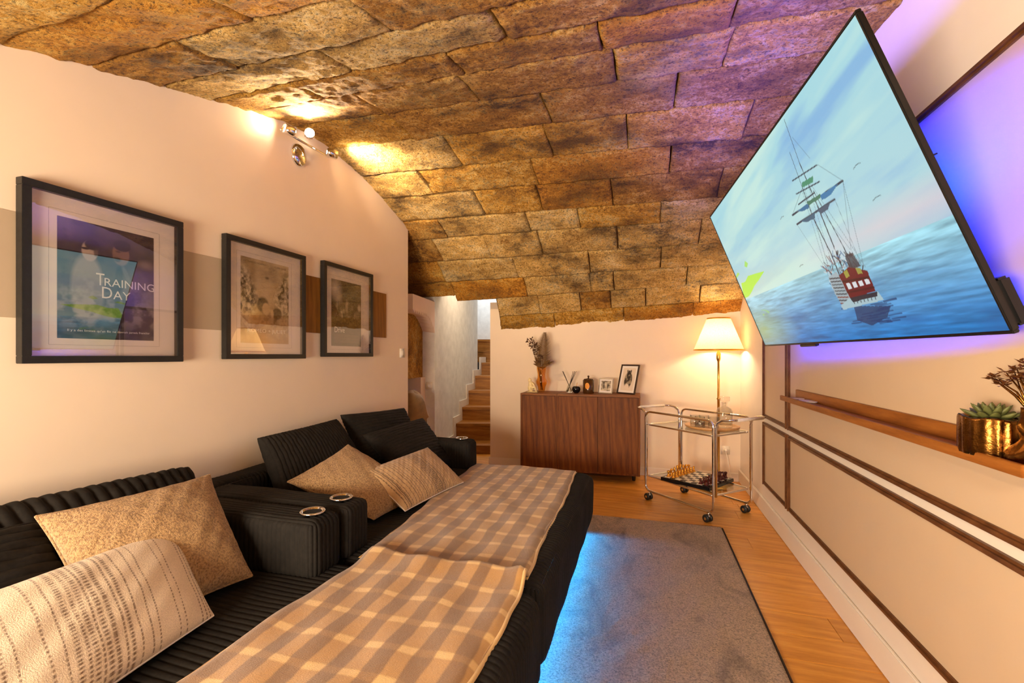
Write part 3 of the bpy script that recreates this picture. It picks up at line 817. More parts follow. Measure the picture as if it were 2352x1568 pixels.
# picture on the screen, painted into a fine grid
NU, NV = 620, 330
g_u, g_v = np.meshgrid((np.arange(NU) + .0) / (NU - 1), (np.arange(NV) + .0) / (NV - 1), indexing='ij')
asp = wv / hv
def L3(r, g, b): return np.array(lin(r, g, b)[:3])
img = np.zeros((NU, NV, 3))
def vnoise(shape_u, shape_v, fu, fv, seed, octv=4):
    rs = np.random.RandomState(seed); out = np.zeros((shape_u, shape_v)); amp = 1; tot = 0
    for o in range(octv):
        a, b = int(fu * 2 ** o) + 2, int(fv * 2 ** o) + 2
        G = rs.rand(a, b); x = np.linspace(0, a - 1.001, shape_u); y = np.linspace(0, b - 1.001, shape_v)
        i = x.astype(int); j = y.astype(int); fx = (x - i); fy = (y - j); fx = fx * fx * (3 - 2 * fx); fy = fy * fy * (3 - 2 * fy)
        g = (G[i][:, j] * (1 - fx)[:, None] * (1 - fy)[None] + G[i + 1][:, j] * fx[:, None] * (1 - fy)[None] + G[i][:, j + 1] * (1 - fx)[:, None] * fy[None] + G[i + 1][:, j + 1] * fx[:, None] * fy[None])
        out += g * amp; tot += amp; amp *= .5
    return out / tot
HZ = .348
sky_t = np.clip((g_v - HZ) / (1 - HZ), 0, 1)[..., None]
sky = L3(170, 206, 214) * (1 - sky_t) + L3(158, 210, 220) * sky_t
# cloud streaks that rise to the right
rot_n = vnoise(900, 900, 3, 12, 2, 5)
ci = np.clip((g_u * 500 + g_v * 60).astype(int), 0, 899); cj = np.clip((g_v * 520 - g_u * 90 + 200).astype(int), 0, 899)
cl = rot_n[ci, cj]
k = np.clip((cl - .52) * 6, 0, 1)[..., None]; sky = sky * (1 - .8 * k) + L3(118, 170, 218) * .8 * k
k = np.clip((.46 - cl) * 6, 0, 1)[..., None]; sky = sky * (1 - .7 * k) + L3(196, 230, 218) * .7 * k
k = (np.clip(1 - np.abs(g_v - .41) / .09, 0, 1) * np.clip((g_u - .45) / .4, 0, 1))[..., None]; sky = sky * (1 - .7 * k) + L3(214, 200, 206) * .7 * k
k = (np.clip(1 - np.abs(g_v - .42) / .10, 0, 1) * np.clip(1 - g_u / .6, 0, 1))[..., None]; sky = sky * (1 - .6 * k) + L3(190, 214, 180) * .6 * k
sea_t = np.clip((HZ - g_v) / HZ, 0, 1)[..., None]
sea = L3(150, 204, 216) * (1 - sea_t) ** 1.5 + L3(26, 116, 186) * (1 - (1 - sea_t) ** 1.5)
wn = vnoise(NU, NV, 14, 90, 5, 4); k = np.clip((wn - .5) * 3.0, -1, 1)[..., None]
sea = np.clip(sea * (1 + .38 * k), 0, 1)
k = np.clip((vnoise(NU, NV, 5, 16, 8, 3) - .52) * 5, 0, 1)[..., None] * sea_t ** .5; sea = sea * (1 - .5 * k) + L3(20, 84, 150) * .5 * k
img = np.where((g_v < HZ)[..., None], sea, sky)
def blend(mask, c, al=1.0):
    global img
    m_ = np.clip(mask, 0, 1)[..., None] * al; img = img * (1 - m_) + L3(*c) * m_
def seg(p, q, w, c, al=1.0):
    ax, ay = p[0] * asp, p[1]; bx, by = q[0] * asp, q[1]; dx, dy = bx - ax, by - ay
    t = np.clip(((g_u * asp - ax) * dx + (g_v - ay) * dy) / (dx * dx + dy * dy + 1e-9), 0, 1)
    d = np.hypot(g_u * asp - ax - t * dx, g_v - ay - t * dy); blend(1 - (d - w * .5) / .0016 , c, al)
def poly(pts, c, al=1.0):
    inside = np.zeros_like(g_u, bool); n = len(pts)
    for i in range(n):
        (x0, y0), (x1, y1) = pts[i], pts[(i + 1) % n]
        cond = ((y0 > g_v) != (y1 > g_v)); xi = (x1 - x0) * (g_v - y0) / ((y1 - y0) if y1 != y0 else 1e-9) + x0
        inside ^= cond & (g_u < xi)
    blend(inside.astype(float), c, al)
# lime flecks at the far edge of the picture
lm = vnoise(NU, NV, 9, 14, 21, 3)
poly([(.0, .40), (.026, .467), (.07, .462), (.12, .488), (.19, .478), (.27, .464), (.20, .432), (.14, .41), (.10, .386), (.05, .362), (.0, .36)], (168, 226, 24), .9)
poly([(.125, .555), (.15, .585), (.168, .56), (.145, .54)], (160, 220, 40), .8); poly([(.0, .53), (.036, .548), (.05, .53), (.0, .515)], (170, 220, 60), .8)
blend((((g_u - .05) / .12) ** 2 + ((g_v - .22) / .03) ** 2 < 1) & (lm > .45), (140, 210, 70), .5)
blend(np.clip(1 - np.hypot((g_u - .05) / .30, (g_v - .10) / .22), 0, 1), (170, 200, 90), .6)
DK = (44, 52, 66)
refl = [(.656, .150), (.775, .122), (.752, .082), (.69, .055), (.645, .086)]
poly(refl, (20, 44, 84), .8)
for q in range(26):
    rr = random.Random(q); vv = .05 + .10 * rr.random(); uu = .60 + .17 * rr.random()
    seg((uu, vv), (uu + .04, vv + .002), .004, (16, 52, 100), .7)
# shrouds and rigging
for p, q in (((.805, .619), (.735, .372)), ((.805, .619), (.752, .30)), ((.754, .733), (.805, .619)), ((.738, .778), (.712, .90)), ((.573, .633), (.66, .70)), ((.575, .584), (.61, .36)),
             ((.66, .70), (.61, .31)), ((.70, .70), (.755, .29)), ((.672, .70), (.625, .32)), ((.69, .60), (.745, .31)), ((.66, .56), (.62, .31)), ((.757, .579), (.745, .30)), ((.69, .69), (.64, .30))):
    seg(p, q, .0006, (70, 84, 100), .75)
def mast(pts, w0, w1):
    n = len(pts) - 1
    for i in range(n): seg(pts[i], pts[i + 1], w0 + (w1 - w0) * i / n, DK)
mast([(.712, .985), (.696, .797), (.69, .597), (.681, .391), (.676, .288)], .0015, .010)
mast([(.678, .864), (.666, .713), (.654, .568), (.66, .39), (.655, .29)], .0015, .009)
mast([(.70, .66), (.715, .39), (.712, .29)], .003, .009)
for p, q, w in (((.639, .759), (.751, .735), .004), ((.573, .633), (.805, .619), .007), ((.575, .584), (.757, .579), .007), ((.63, .70), (.735, .675), .004), ((.62, .655), (.70, .652), .005)): seg(p, q, w, (50, 62, 78))
poly([(.60, .634), (.66, .632), (.655, .612), (.625, .618)], (52, 110, 150)); poly([(.715, .628), (.79, .622), (.75, .602), (.715, .606)], (58, 120, 166))
poly([(.60, .584), (.67, .582), (.66, .560), (.62, .566)], (60, 96, 120)); poly([(.68, .582), (.74, .580), (.72, .560), (.69, .562)], (70, 90, 110))
poly([(.664, .704), (.713, .691), (.722, .712), (.672, .722)], (70, 140, 110)); poly([(.655, .64), (.72, .632), (.712, .618), (.66, .622)], (70, 120, 100))
# clutter on deck
rr = random.Random(9)
for q in range(120):
    uu = rr.uniform(.605, .745); vv = rr.uniform(.265, .385) - abs(uu - .675) * .5
    c = rr.choice(((40, 44, 54), (200, 206, 210), (120, 60, 50), (150, 160, 170), (70, 110, 150), (60, 60, 60)))
    seg((uu, vv), (uu + rr.uniform(-.012, .012), vv + rr.uniform(.004, .03)), rr.uniform(.002, .006), c, .9)
poly([(.705, .36), (.735, .36), (.742, .30), (.70, .30)], (52, 50, 60), .9)
# hull
poly([(.607, .30), (.65, .312), (.66, .20), (.652, .15), (.612, .158), (.604, .22)], (150, 168, 176))
for q in range(9): seg((.610, .292 - q * .015), (.650, .282 - q * .015), .005, rr.choice(((44, 52, 60), (70, 84, 92), (30, 34, 44), (120, 60, 50))), .9)
poly([(.652, .292), (.70, .312), (.755, .275), (.752, .19), (.655, .185)], (98, 16, 30))
seg((.655, .262), (.752, .248), .007, (60, 14, 22)); seg((.655, .212), (.752, .206), .007, (70, 16, 24))
for q in range(4):
    uu = .665 + q * .0225; poly([(uu, .250 - q * .002), (uu + .014, .249 - q * .002), (uu + .014, .222), (uu, .222)], (206, 210, 214))
poly([(.605, .162), (.655, .188), (.758, .186), (.765, .150), (.61, .142)], (158, 186, 194))
poly([(.655, .186), (.757, .188), (.750, .170), (.66, .166)], (36, 40, 52))
for q in range(7): seg((.665 + q * .013, .176), (.663 + q * .013, .160), .004, (40, 50, 60))
poly([(.675, .30), (.69, .305), (.69, .275), (.675, .272)], (150, 146, 60)); poly([(.722, .30), (.738, .292), (.738, .27), (.722, .272)], (146, 142, 66))
for bu, bv in ((.859, .633), (.519, .656), (.509, .40), (.87, .50)):
    seg((bu - .012, bv - .003), (bu, bv + .003), .0012, DK, .8); seg((bu, bv + .003), (bu + .012, bv), .0012, DK, .8)
Pg = np.zeros((NU, NV, 3)); loc = np.stack([bz + g_u * (wv - 2 * bz), bz + g_v * (hv - 2 * bz), np.full_like(g_u, .0003)], -1)
Rm = np.array([[eu[0], ev[0], en[0]], [eu[1], ev[1], en[1]], [eu[2], ev[2], en[2]]])
m = MB(); m.grid(loc @ Rm.T + BLc); m.col = img.reshape(-1, 3)
m.build('screen', emit_col('screen_picture', 0.79), tv, world=True)
# arm to the wall
def tvp(u, v, n): return BLc + eu * u + ev * v + en * n
ap_ = tvp(wv * .5, hv * .22, -.018)
MB().tube([(XR - .01, ap_[1] - .06, ap_[2]), (XR - .05, ap_[1] - .05, ap_[2]), tuple(ap_ - en * .05), tuple(ap_)], .012, 10).build('wall_arm', M['black'], tv, world=True)
MB().bbox(XR - .012, XR - .0045, ap_[1] - .16, ap_[1] + .04, ap_[2] - .06, ap_[2] + .06, .003).build('wall_plate', M['black'], tv, world=True)
# blue led tape on the back of the set; unseen lips added to cut its light on the wall
for nm, zf, zn, vl, nl, fr_, nb in (('upper_light_baffle', 1.984, 1.984, .5, -.033, .13, -.016), ('lower_light_baffle', 1.165, 1.20, .5, -.033, .13, -.016), ('bottom_light_baffle', 1.160, 1.204, .10, -.050, .30, -.044)):
    pts = []
    for u, yw, zw in ((.06, 2.92, zf), (wv - .08, 1.37, zn)):
        lamp = tvp(u, hv * vl, nl); wall_pt = np.array([XR, yw, zw])
        tip = lamp + (wall_pt - lamp) * fr_
        ur, vr, nr = np.linalg.solve(np.stack([eu, ev, en], 1), tip - BLc)
        pts.append((tvp(ur, vr, nb), tip))
    (b0, t0), (b1, t1) = pts
    th = ev * (.004 if nm == 'upper_light_baffle' else -.004)
    m = MB(); m.add([b0, t0, t1, b1, b0 + th, t0 + th, t1 + th, b1 + th], [(0, 1, 2, 3), (7, 6, 5, 4), (0, 4, 5, 1), (1, 5, 6, 2), (2, 6, 7, 3), (3, 7, 4, 0)])
    m.build(nm, M['black'], tv, world=True, smooth=False)
m = MB(); m.box(.08, wv - .09, hv * .5 - .004, hv * .5 + .004, -.026, -.018, TVM); m.build('led_tape', M['led'], tv, world=True, smooth=False)
lc = tvp(wv * .5 - .01, hv * .5, -.033)
for sg, pw_ in ((.8, 24), (-.5, 14), (-1.6, 7)):             # one row tilted up the wall, one down
    zd = en + ev * -sg; zd = zd / np.linalg.norm(zd); xd = np.cross(eu, zd); xd /= np.linalg.norm(xd)
    if sg < -1: lc = tvp(wv * .5 - .01, hv * .10, -.050)
    o = light('tv_led', 'AREA', tuple(lc), pw_, (.002, .020, 1.0), .006, wv - .16)
    o.matrix_world = Matrix(((xd[0], eu[0], zd[0], lc[0]), (xd[1], eu[1], zd[1], lc[1]), (xd[2], eu[2], zd[2], lc[2]), (0, 0, 0, 1)))
lc = tvp(wv * .5, hv - .02, -.03)
o = light('tv_led', 'AREA', tuple(lc), 24, (.10, .07, 1.0), .02, wv - .1)
o.matrix_world = Matrix(((-en[0], eu[0], -ev[0], lc[0]), (-en[1], eu[1], -ev[1], lc[1]), (-en[2], eu[2], -ev[2], lc[2]), (0, 0, 0, 1)))

# ------------------------------------------------------------------ framed posters
def text_part(s, name, mat, parent, org, ud, vd, width, height=None, bold=0.0):
    cu = bpy.data.curves.new(name, 'FONT'); cu.body = s; cu.size = 1; cu.resolution_u = 3; cu.offset = bold
    tmp = bpy.data.objects.new(name, cu); COL.objects.link(tmp)
    bpy.context.view_layer.update()
    me = bpy.data.meshes.new_from_object(tmp); bpy.data.objects.remove(tmp)
    co = np.array([v.co[:] for v in me.vertices]); mn, mx = co.min(0), co.max(0)
    sx = width / (mx[0] - mn[0]); sy = sx if height is None else height / (mx[1] - mn[1])
    ud = Vector(ud); vd = Vector(vd)
    for v in me.vertices:
        p = Vector(org) + ud * ((v.co.x - mn[0]) * sx) + vd * ((v.co.y - mn[1]) * sy)
        v.co = p
    me.materials.clear(); me.materials.append(mat)
    o = bpy.data.objects.new(name, me); COL.objects.link(o); o.parent = parent
    Mi = Matrix(); q = parent
    while q is not None: Mi = q.matrix_basis @ Mi; q = q.parent
    me.transform(Mi.inverted()); return o
def frame_poster(y0, z0, label, art, texts, lens, pz=(.0, 0.0)):
    w, h, b, dp = .572, .647, .027, .035
    x0 = XL + .009; x1 = x0 + dp
    rt = thing('framed_poster', label, 'picture', (XL, y0 + w / 2, z0))
    f = MB()
    for (a, c, d, e) in ((0, w, 0, b), (0, w, h - b, h), (0, b, b, h - b), (w - b, w, b, h - b)): f.bbox(x0, x1, y0 + a, y0 + c, z0 + d, z0 + e, .0015)
    f.build('frame', M['frame'], rt, world=True, smooth=False)
    MB().box(x0 + .002, x0 + .012, y0 + b - .002, y0 + w - b + .002, z0 + b - .002, z0 + h - b + .002).build('mount', M['mat'], rt, world=True, smooth=False)
    py0, py1, pz0, pz1 = lens
    g = .024; ln = MB()
    xl = x0 + .0124; t = .0012
    for (a, c, d, e) in ((py0 - g, py1 + g, pz0 - g - t, pz0 - g), (py0 - g, py1 + g, pz1 + g, pz1 + g + t), (py0 - g - t, py0 - g, pz0 - g, pz1 + g), (py1 + g, py1 + g + t, pz0 - g, pz1 + g)): ln.box(xl - .0006, xl, a, c, d, e)
    ln.build('mount_line', plain('mount_groove', lin(176, 164, 156), .8), rt, world=True, smooth=False)
    nu, nv = art.shape[:2]
    yy, zz = np.meshgrid(np.linspace(py0, py1, nu), np.linspace(pz0, pz1, nv), indexing='ij')
    m = MB(); m.grid(np.stack([np.full_like(yy, x0 + .0128), yy, zz], -1)); m.col = art.reshape(-1, 3); pr = m.build('print', M['print'], rt, world=True)
    for (s, fy, fz, fw, fh, mt) in texts:
        W_, H_ = py1 - py0, pz1 - pz0
        text_part(s, 'lettering', mt, pr, (x0 + .0136, py0 + fy * W_, pz0 + fz * H_), (0, 1, 0), (0, 0, 1), fw * W_, None if fh is None else fh * H_)
    MB().box(x1 - .006, x1 - .0045, y0 + b - .002, y0 + w - b + .002, z0 + b - .002, z0 + h - b + .002).build('glass', M['pane'], rt, world=True, smooth=False)
    return rt
class Art:
    def __init__(s, nu, nv):
        s.u, s.v = np.meshgrid(np.linspace(0, 1, nu), np.linspace(0, 1, nv), indexing='ij'); s.i = np.zeros((nu, nv, 3)); s.nu, s.nv = nu, nv; s.asp = nu / nv
    def bl(s, mask, c, al=1.0):
        m_ = (np.clip(mask, 0, 1) * al)[..., None]; s.i = s.i * (1 - m_) + L3(*c) * m_
    def ell(s, cx, cy, rx, ry, c, al=1.0, soft=.25, rot=0.0):
        dx, dy = (s.u - cx) * s.asp, s.v - cy; x = dx * math.cos(rot) + dy * math.sin(rot); y = -dx * math.sin(rot) + dy * math.cos(rot)
        s.bl((1 - np.hypot(x / (rx * s.asp), y / ry)) / soft, c, al)
    def tex(s, fu, fv, seed, lo, hi, c0, c1, al, mask=1.0):
        n = np.clip((vnoise(s.nu, s.nv, fu, fv, seed, 5) - lo) / (hi - lo), 0, 1)[..., None]
        t = L3(*c0) * (1 - n) + L3(*c1) * n; m_ = (mask * al * np.ones_like(s.u))[..., None]; s.i = s.i * (1 - m_) + t * m_
a1_ = Art(190, 250)
a1_.tex(3, 6, 31, .3, .7, (34, 26, 34), (86, 70, 72), 1.0); a1_.tex(4, 9, 33, .5, .62, (24, 16, 24), (120, 104, 100), .4, np.clip((a1_.v - .72) * 6, 0, 1) * np.clip((.3 - a1_.u) * 5, 0, 1))
a1_.ell(.9, .72, .13, .06, (150, 132, 124), .7, .8)
# two unnamed figures in coats
a1_.ell(.60, .40, .36, .36, (70, 62, 60), 1, .15); a1_.ell(.28, .42, .18, .34, (150, 140, 132), 1, .2); a1_.ell(.80, .42, .20, .30, (92, 82, 78), 1, .3)
a1_.ell(.30, .76, .085, .095, (186, 166, 152), 1, .15); a1_.ell(.325, .815, .085, .05, (26, 20, 24), 1, .2); a1_.ell(.255, .775, .045, .012, (20, 16, 18), 1, .3); a1_.ell(.36, .76, .03, .05, (60, 46, 44), .8, .5)
a1_.ell(.62, .78, .10, .11, (132, 102, 84), 1, .15); a1_.ell(.635, .86, .105, .055, (20, 16, 20), 1, .15); a1_.ell(.58, .73, .05, .03, (40, 30, 28), .8, .5); a1_.ell(.59, .80, .04, .012, (44, 32, 30), .8, .5)
a1_.ell(.60, .56, .05, .13, (30, 26, 30), .9, .3); a1_.ell(.68, .60, .03, .10, (120, 112, 108), .6, .4, .4)
a1_.tex(9, 14, 35, .42, .62, (20, 18, 20), (178, 168, 160), .45, np.clip((.62 - a1_.v) * 3, 0, 1))
a1_.bl(np.clip((.20 - a1_.v) * 8, 0, 1), (28, 26, 30), .75)
POS1 = (1.142, 1.486, 1.266, 1.718)
WT, DKT = M['text'], M['textdark']
frame_poster(1.033, 1.173, 'large black framed poster of two dim figures, nearest the camera on the left wall', a1_.i,
    [('T', .36, .475, .085, .105, WT), ('RAINING', .445, .475, .56, .072, WT), ('D', .42, .365, .105, .10, WT), ('AY', .535, .365, .19, .075, WT), ("Il y a des limites qu'un flic ne devrait jamais franchir", .09, .055, .86, .026, WT)], POS1)
a2_ = Art(150, 205)
a2_.tex(4, 5, 41, .3, .7, (150, 126, 92), (206, 184, 150), 1.0)
a2_.ell(.5, .62, .42, .4, (214, 192, 158), .8, 1.0)
side = np.clip((np.abs(a2_.u - .5) - .22 - .10 * np.sin(a2_.v * 9)) * 9, 0, 1) * np.clip((a2_.v - .25) * 6, 0, 1) * np.clip((.93 - a2_.v) * 8, 0, 1)
a2_.tex(13, 17, 43, .42, .56, (30, 22, 14), (222, 204, 172), .95, side)
a2_.tex(26, 30, 44, .45, .58, (30, 22, 14), (222, 204, 172), .5, side)
a2_.ell(.52, .80, .06, .025, (80, 60, 38), .8, .7)
a2_.ell(.42, .25, .26, .18, (150, 122, 84), 1, .3); a2_.ell(.80, .22, .20, .16, (188, 158, 116), 1, .4)
a2_.ell(.43, .47, .14, .105, (44, 32, 20), 1, .3); a2_.ell(.50, .42, .09, .085, (206, 178, 138), 1, .25); a2_.ell(.74, .375, .115, .085, (70, 54, 30), 1, .25); a2_.ell(.63, .37, .04, .06, (214, 186, 146), .9, .4); a2_.ell(.70, .27, .05, .09, (110, 84, 46), .8, .5)
a2_.tex(20, 26, 47, .45, .6, (60, 44, 26), (210, 186, 146), .25, np.clip((.5 - a2_.v) * 4, 0, 1))
a2_.bl(np.clip((.16 - a2_.v) * 7, 0, 1), (176, 142, 92), .8)
POS2 = (1.936, 2.278, 1.271, 1.739)
frame_poster(1.831, 1.183, 'black framed sepia poster of two heads and a crowd, middle of the three', a2_.i,
    [('ROMEO + JULIET', .13, .115, .80, .058, WT), ('LEONARDO DICAPRIO', .06, .945, .44, .020, DKT), ('CLAIRE DANES', .68, .945, .26, .020, DKT)], POS2)
a3_ = Art(150, 205)
a3_.tex(4, 6, 51, .3, .7, (22, 16, 12), (58, 44, 32), 1.0)
a3_.ell(.12, .86, .26, .22, (214, 198, 180), 1, .9); a3_.ell(.22, .74, .16, .12, (196, 180, 160), .8, .9); a3_.ell(.62, .92, .36, .14, (30, 22, 16), .9, .5)
a3_.ell(.50, .60, .07, .14, (196, 170, 136), .95, .6); a3_.ell(.57, .62, .05, .14, (40, 28, 18), .9, .5); a3_.ell(.93, .62, .08, .07, (214, 196, 170), .9, .6); a3_.ell(.33, .50, .03, .10, (200, 180, 150), .7, .6, .3); a3_.ell(.18, .62, .012, .12, (210, 190, 160), .8, .6)
a3_.tex(12, 14, 53, .52, .66, (16, 12, 8), (216, 196, 164), .55, np.clip(1 - np.hypot((a3_.u - .5) / .55, (a3_.v - .52) / .2), 0, 1))
a3_.ell(.55, .40, .34, .05, (18, 12, 8), .9, .3); a3_.bl(np.clip((.36 - a3_.v) * 8, 0, 1), (54, 42, 28), .9)
for q in range(6): a3_.bl((np.abs(a3_.v - .17 + q * .022) < .005) & (np.sin(a3_.u * 130 + q * 9) > -.4) & (a3_.u > .1) & (a3_.u < .92), (140, 120, 92), .6)
POS3 = (2.672, 3.016, 1.270, 1.737)
frame_poster(2.575, 1.194, 'black framed dark brown poster furthest along the left wall by the switch', a3_.i,
    [('Drive', .10, .205, .32, .085, WT)], POS3)

# light switch by the doorway
sw = thing('light_switch', 'white wall switch at the end of the left wall by the doorway', 'switch', (XL, 3.66, 1.185))
MB().bbox(XL, XL + .009, 3.62, 3.70, 1.185, 1.265, .002).build('plate', M['plug'], sw, world=True)
MB().bbox(XL + .009, XL + .013, 3.64, 3.68, 1.198, 1.252, .002).build('rocker', M['plug'], sw, world=True)

# ------------------------------------------------------------------ ceiling spot fixture
fx = thing('spot_fixture', 'chrome three headed spotlight high on the left wall under the vault', 'spotlight', (XL + .0, 2.40, 2.48))
rotY = Matrix.Rotation(math.pi / 2, 4, 'Y')
MB().lathe([(.062, 0), (.062, .012), (.05, .024), (.0001, .03)], 28, M=Matrix.Translation((XL, 2.38, 2.465)) @ rotY, sx=1.15).build('wall_base', M['chrome'], fx, world=True)
MB().tube([(XL + .055, 2.18, 2.525), (XL + .055, 2.60, 2.54)], .007, 8).build('bar', M['chrome'], fx, world=True)
def head(c, dirv, on=True):
    d = Vector(dirv).normalized(); Mx = Matrix.Translation(c) @ d.to_track_quat('Z', 'Y').to_matrix().to_4x4()
    h = MB().lathe([(.012, -.045), (.026, -.04), (.030, -.03), (.030, .02), (.027, .02), (.024, -.01)], 20, M=Mx, caps=False).build('spot_head', M['chrome'], fx, world=True)
    MB().lathe([(.0001, -.012), (.024, -.008), (.025, .012), (.0001, .019)], 18, M=Mx, caps=False).build('bulb', M['bulb'], h, world=True)
    MB().tube([tuple(c), tuple(Vector(c) + Vector((-.035, 0, -.01)))], .006, 8).build('joint', M['chrome'], h, world=True)
    light('spot_lamp', 'SPOT', tuple(Vector(c) + d * .03), 1, (1.0, .72, .42), .025, target=tuple(Vector(c) + d), spot=math.radians(104), blend=.9).data.energy = on
head((XL + .14, 2.32, 2.555), (.80, -.95, -.22), 80)
head((XL + .11, 2.58, 2.545), (.50, .85, .02), 80)
head((XL + .085, 2.20, 2.53), (-.45, -1, .15), 4)

# ------------------------------------------------------------------ sideboard
SX0, SX1, SY0, SZ0, SZ1 = -1.192, -.039, 4.40, .075, .828
def cabinet(x0, x1, doors, label):
    rt = thing('sideboard_cabinet', label, 'cabinet', ((x0 + x1) / 2, 4.58, 0))
    t = .017; b = MB()
    b.bbox(x0, x0 + t, SY0, YB - .016, SZ0, SZ1 - .02, .001); b.bbox(x1 - t, x1, SY0, YB - .016, SZ0, SZ1 - .02, .001)
    b.bbox(x0 + t, x1 - t, SY0 + .002, YB - .016, SZ0, SZ0 + t, .001); b.bbox(x0 + t, x1 - t, YB - .022, YB - .016, SZ0, SZ1 - .02, .001)
    b.build('carcass', M['walnut'], rt, world=True, smooth=False)
    MB().bbox(x0, x1 - .001, SY0 - .004, YB - .016, SZ1 - .02, SZ1, .0015).build('top_board', M['walnut_x'], rt, world=True, smooth=False)
    n = doors; w = (x1 - x0 - 2 * t) / n
    for k in range(n):
        MB().bbox(x0 + t + k * w + .0015, x0 + t + (k + 1) * w - .0015, SY0 + .001, SY0 + .019, SZ0 + t, SZ1 - .023, .001).build('door', M['walnut'], rt, world=True, smooth=False)
    for xx in (x0 + .06, x1 - .06):
        for yy in (SY0 + .14, YB - .07): MB().lathe([(.016, 0), (.02, SZ0)], 12, c=(xx, yy, 0)).build('leg', M['sofa_leg'], rt, world=True)
    return rt
cabinet(SX0, -.822, 1, 'narrow single door walnut cabinet at the left end of the sideboard')
cabinet(-.820, SX1, 2, 'wide two door walnut cabinet at the right end of the sideboard')
TZ = SZ1 + .0005
# vase with dried stems
vx, vy = -1.02, 4.60
vs = thing('glass_vase', 'amber glass vase holding dried stems on the narrow cabinet', 'vase', (vx, vy, TZ))
MB().lathe([(.0001, .002), (.028, .002), (.034, .012), (.040, .05), (.060, .09), (.062, .11), (.044, .145), (.042, .18), (.050, .235), (.052, .26), (.0485, .26), (.046, .235), (.038, .18), (.040, .145), (.057, .11), (.055, .09), (.036, .05), (.03, .016), (.0001, .014)], 28, caps=False).build('body', M['amber'], vs)
bq = thing('dried_bouquet', 'dried hydrangea and gilded fern frond standing in the amber vase', 'dried flowers', (vx, vy, TZ + .02))
r_ = random.Random(8)
def leaf(m, p, d, L, w, up=Vector((0, -1, 0))):
    d = Vector(d).normalized(); s = d.cross(up)
    if s.length < .05: s = d.orthogonal()
    s.normalize(); n = s.cross(d); p = Vector(p)
    V = [p, p + d * L * .45 + s * w * .5 + n * .1 * w, p + d * L, p + d * L * .45 - s * w * .5 + n * .1 * w, p + d * L * .45 - n * w * .22]
    m.add(V, [(0, 1, 4), (1, 2, 4), (2, 3, 4), (3, 0, 4)])
m = MB(); spine = []
for k in range(20):
    f = k / 19; spine.append(Vector((.005 + .035 * f - .01 * math.sin(f * 3), -.01, .02 + .575 * f)))
m.tube([tuple(p) for p in spine], [.0038 * (1 - .8 * k / 19) for k in range(20)], 6)
for k in range(30):
    f = .34 + .64 * k / 29; i = f * 19; p = spine[int(i)].lerp(spine[min(19, int(i) + 1)], i - int(i))
    L = .115 * math.sin(min(1.0, (1 - f) * 2.1 + .06) * math.pi / 2) ** .9
    for s in (-1, 1):
        d = Vector((s * .82, r_.uniform(-.12, .12), .58)).normalized(); q = d.cross(Vector((0, -1, 0))).normalized(); w = .0052
        m.add([p + q * w * .8, p + d * L * .35 + q * w, p + d * L, p + d * L * .35 - q * w, p - q * w * .8, p + d * L * .35 + Vector((0, -.002, 0))], [(0, 1, 5), (1, 2, 5), (2, 3, 5), (3, 4, 5), (4, 0, 5)])
m.build('fern_frond', M['frond'], bq, smooth=False)
st = MB(); fb = MB()
for k in range(7):
    a = r_.uniform(-.5, .35); tip = Vector((-.11 * (k % 4) / 3 - .015 + r_.uniform(-.01, .01), r_.uniform(-.04, .04), .34 + .17 * (k % 4) / 3 + r_.uniform(-.03, .03)))
    st.tube([(r_.uniform(-.01, .01), r_.uniform(-.01, .01), 0), (tip.x * .3, tip.y * .4, .22), tuple(tip)], .0022, 5)
    for q in range(34):
        dv = Vector((r_.gauss(0, 1), r_.gauss(0, 1), r_.gauss(0, 1))).normalized()
        p = tip + dv * .034 * r_.uniform(.4, 1); leaf(fb, p, dv + Vector((0, 0, .2)), .020, .016, Vector((r_.random(), r_.random(), .3)))
st.build('stem', M['flower'], bq); fb.build('hydrangea_heads', M['flower'], bq, smooth=False, kind='stuff')
lf = MB()
for (dx, dz, L) in ((-.8, .5, .10), (-.5, .7, .12), (.7, .25, .14), (.75, .45, .13), (-.9, .2, .09), (.6, .1, .12)): leaf(lf, (0, -.01, .25), (dx, r_.uniform(-.3, .1), dz), L, .035)
lf.build('broad_leaves', M['leafdry'], bq, smooth=False)
# statuette
sx, sy = -1.105, 4.53
sg = thing('statuette', 'small cream statuette of a crouching figure left of the amber vase', 'figurine', (sx, sy, TZ))
m = MB(); m.bbox(-.045, .06, -.03, .03, 0, .008, .003)
m.sphere((-.012, 0, .045), .036, 14, 10, (.9, .75, 1.1)); m.sphere((-.015, 0, .085), .026, 12, 8, (.9, .8, 1.2)); m.sphere((-.022, -.004, .122), .020, 12, 8, (1, .9, 1.15))
m.tube([(-.005, -.012, .10), (.02, -.016, .08), (.035, -.014, .05), (.045, -.012, .012)], [.011, .010, .009, .008], 8); m.tube([(-.005, .014, .10), (.016, .018, .082), (.03, .016, .05), (.04, .014, .012)], [.011, .010, .009, .008], 8)
m.tube([(-.01, -.015, .04), (.03, -.018, .055), (.05, -.016, .012)], [.016, .014, .010], 8); m.tube([(-.02, .0, .13), (-.03, 0, .148)], [.010, .004], 8)
m.build('figure', M['cream'], sg)
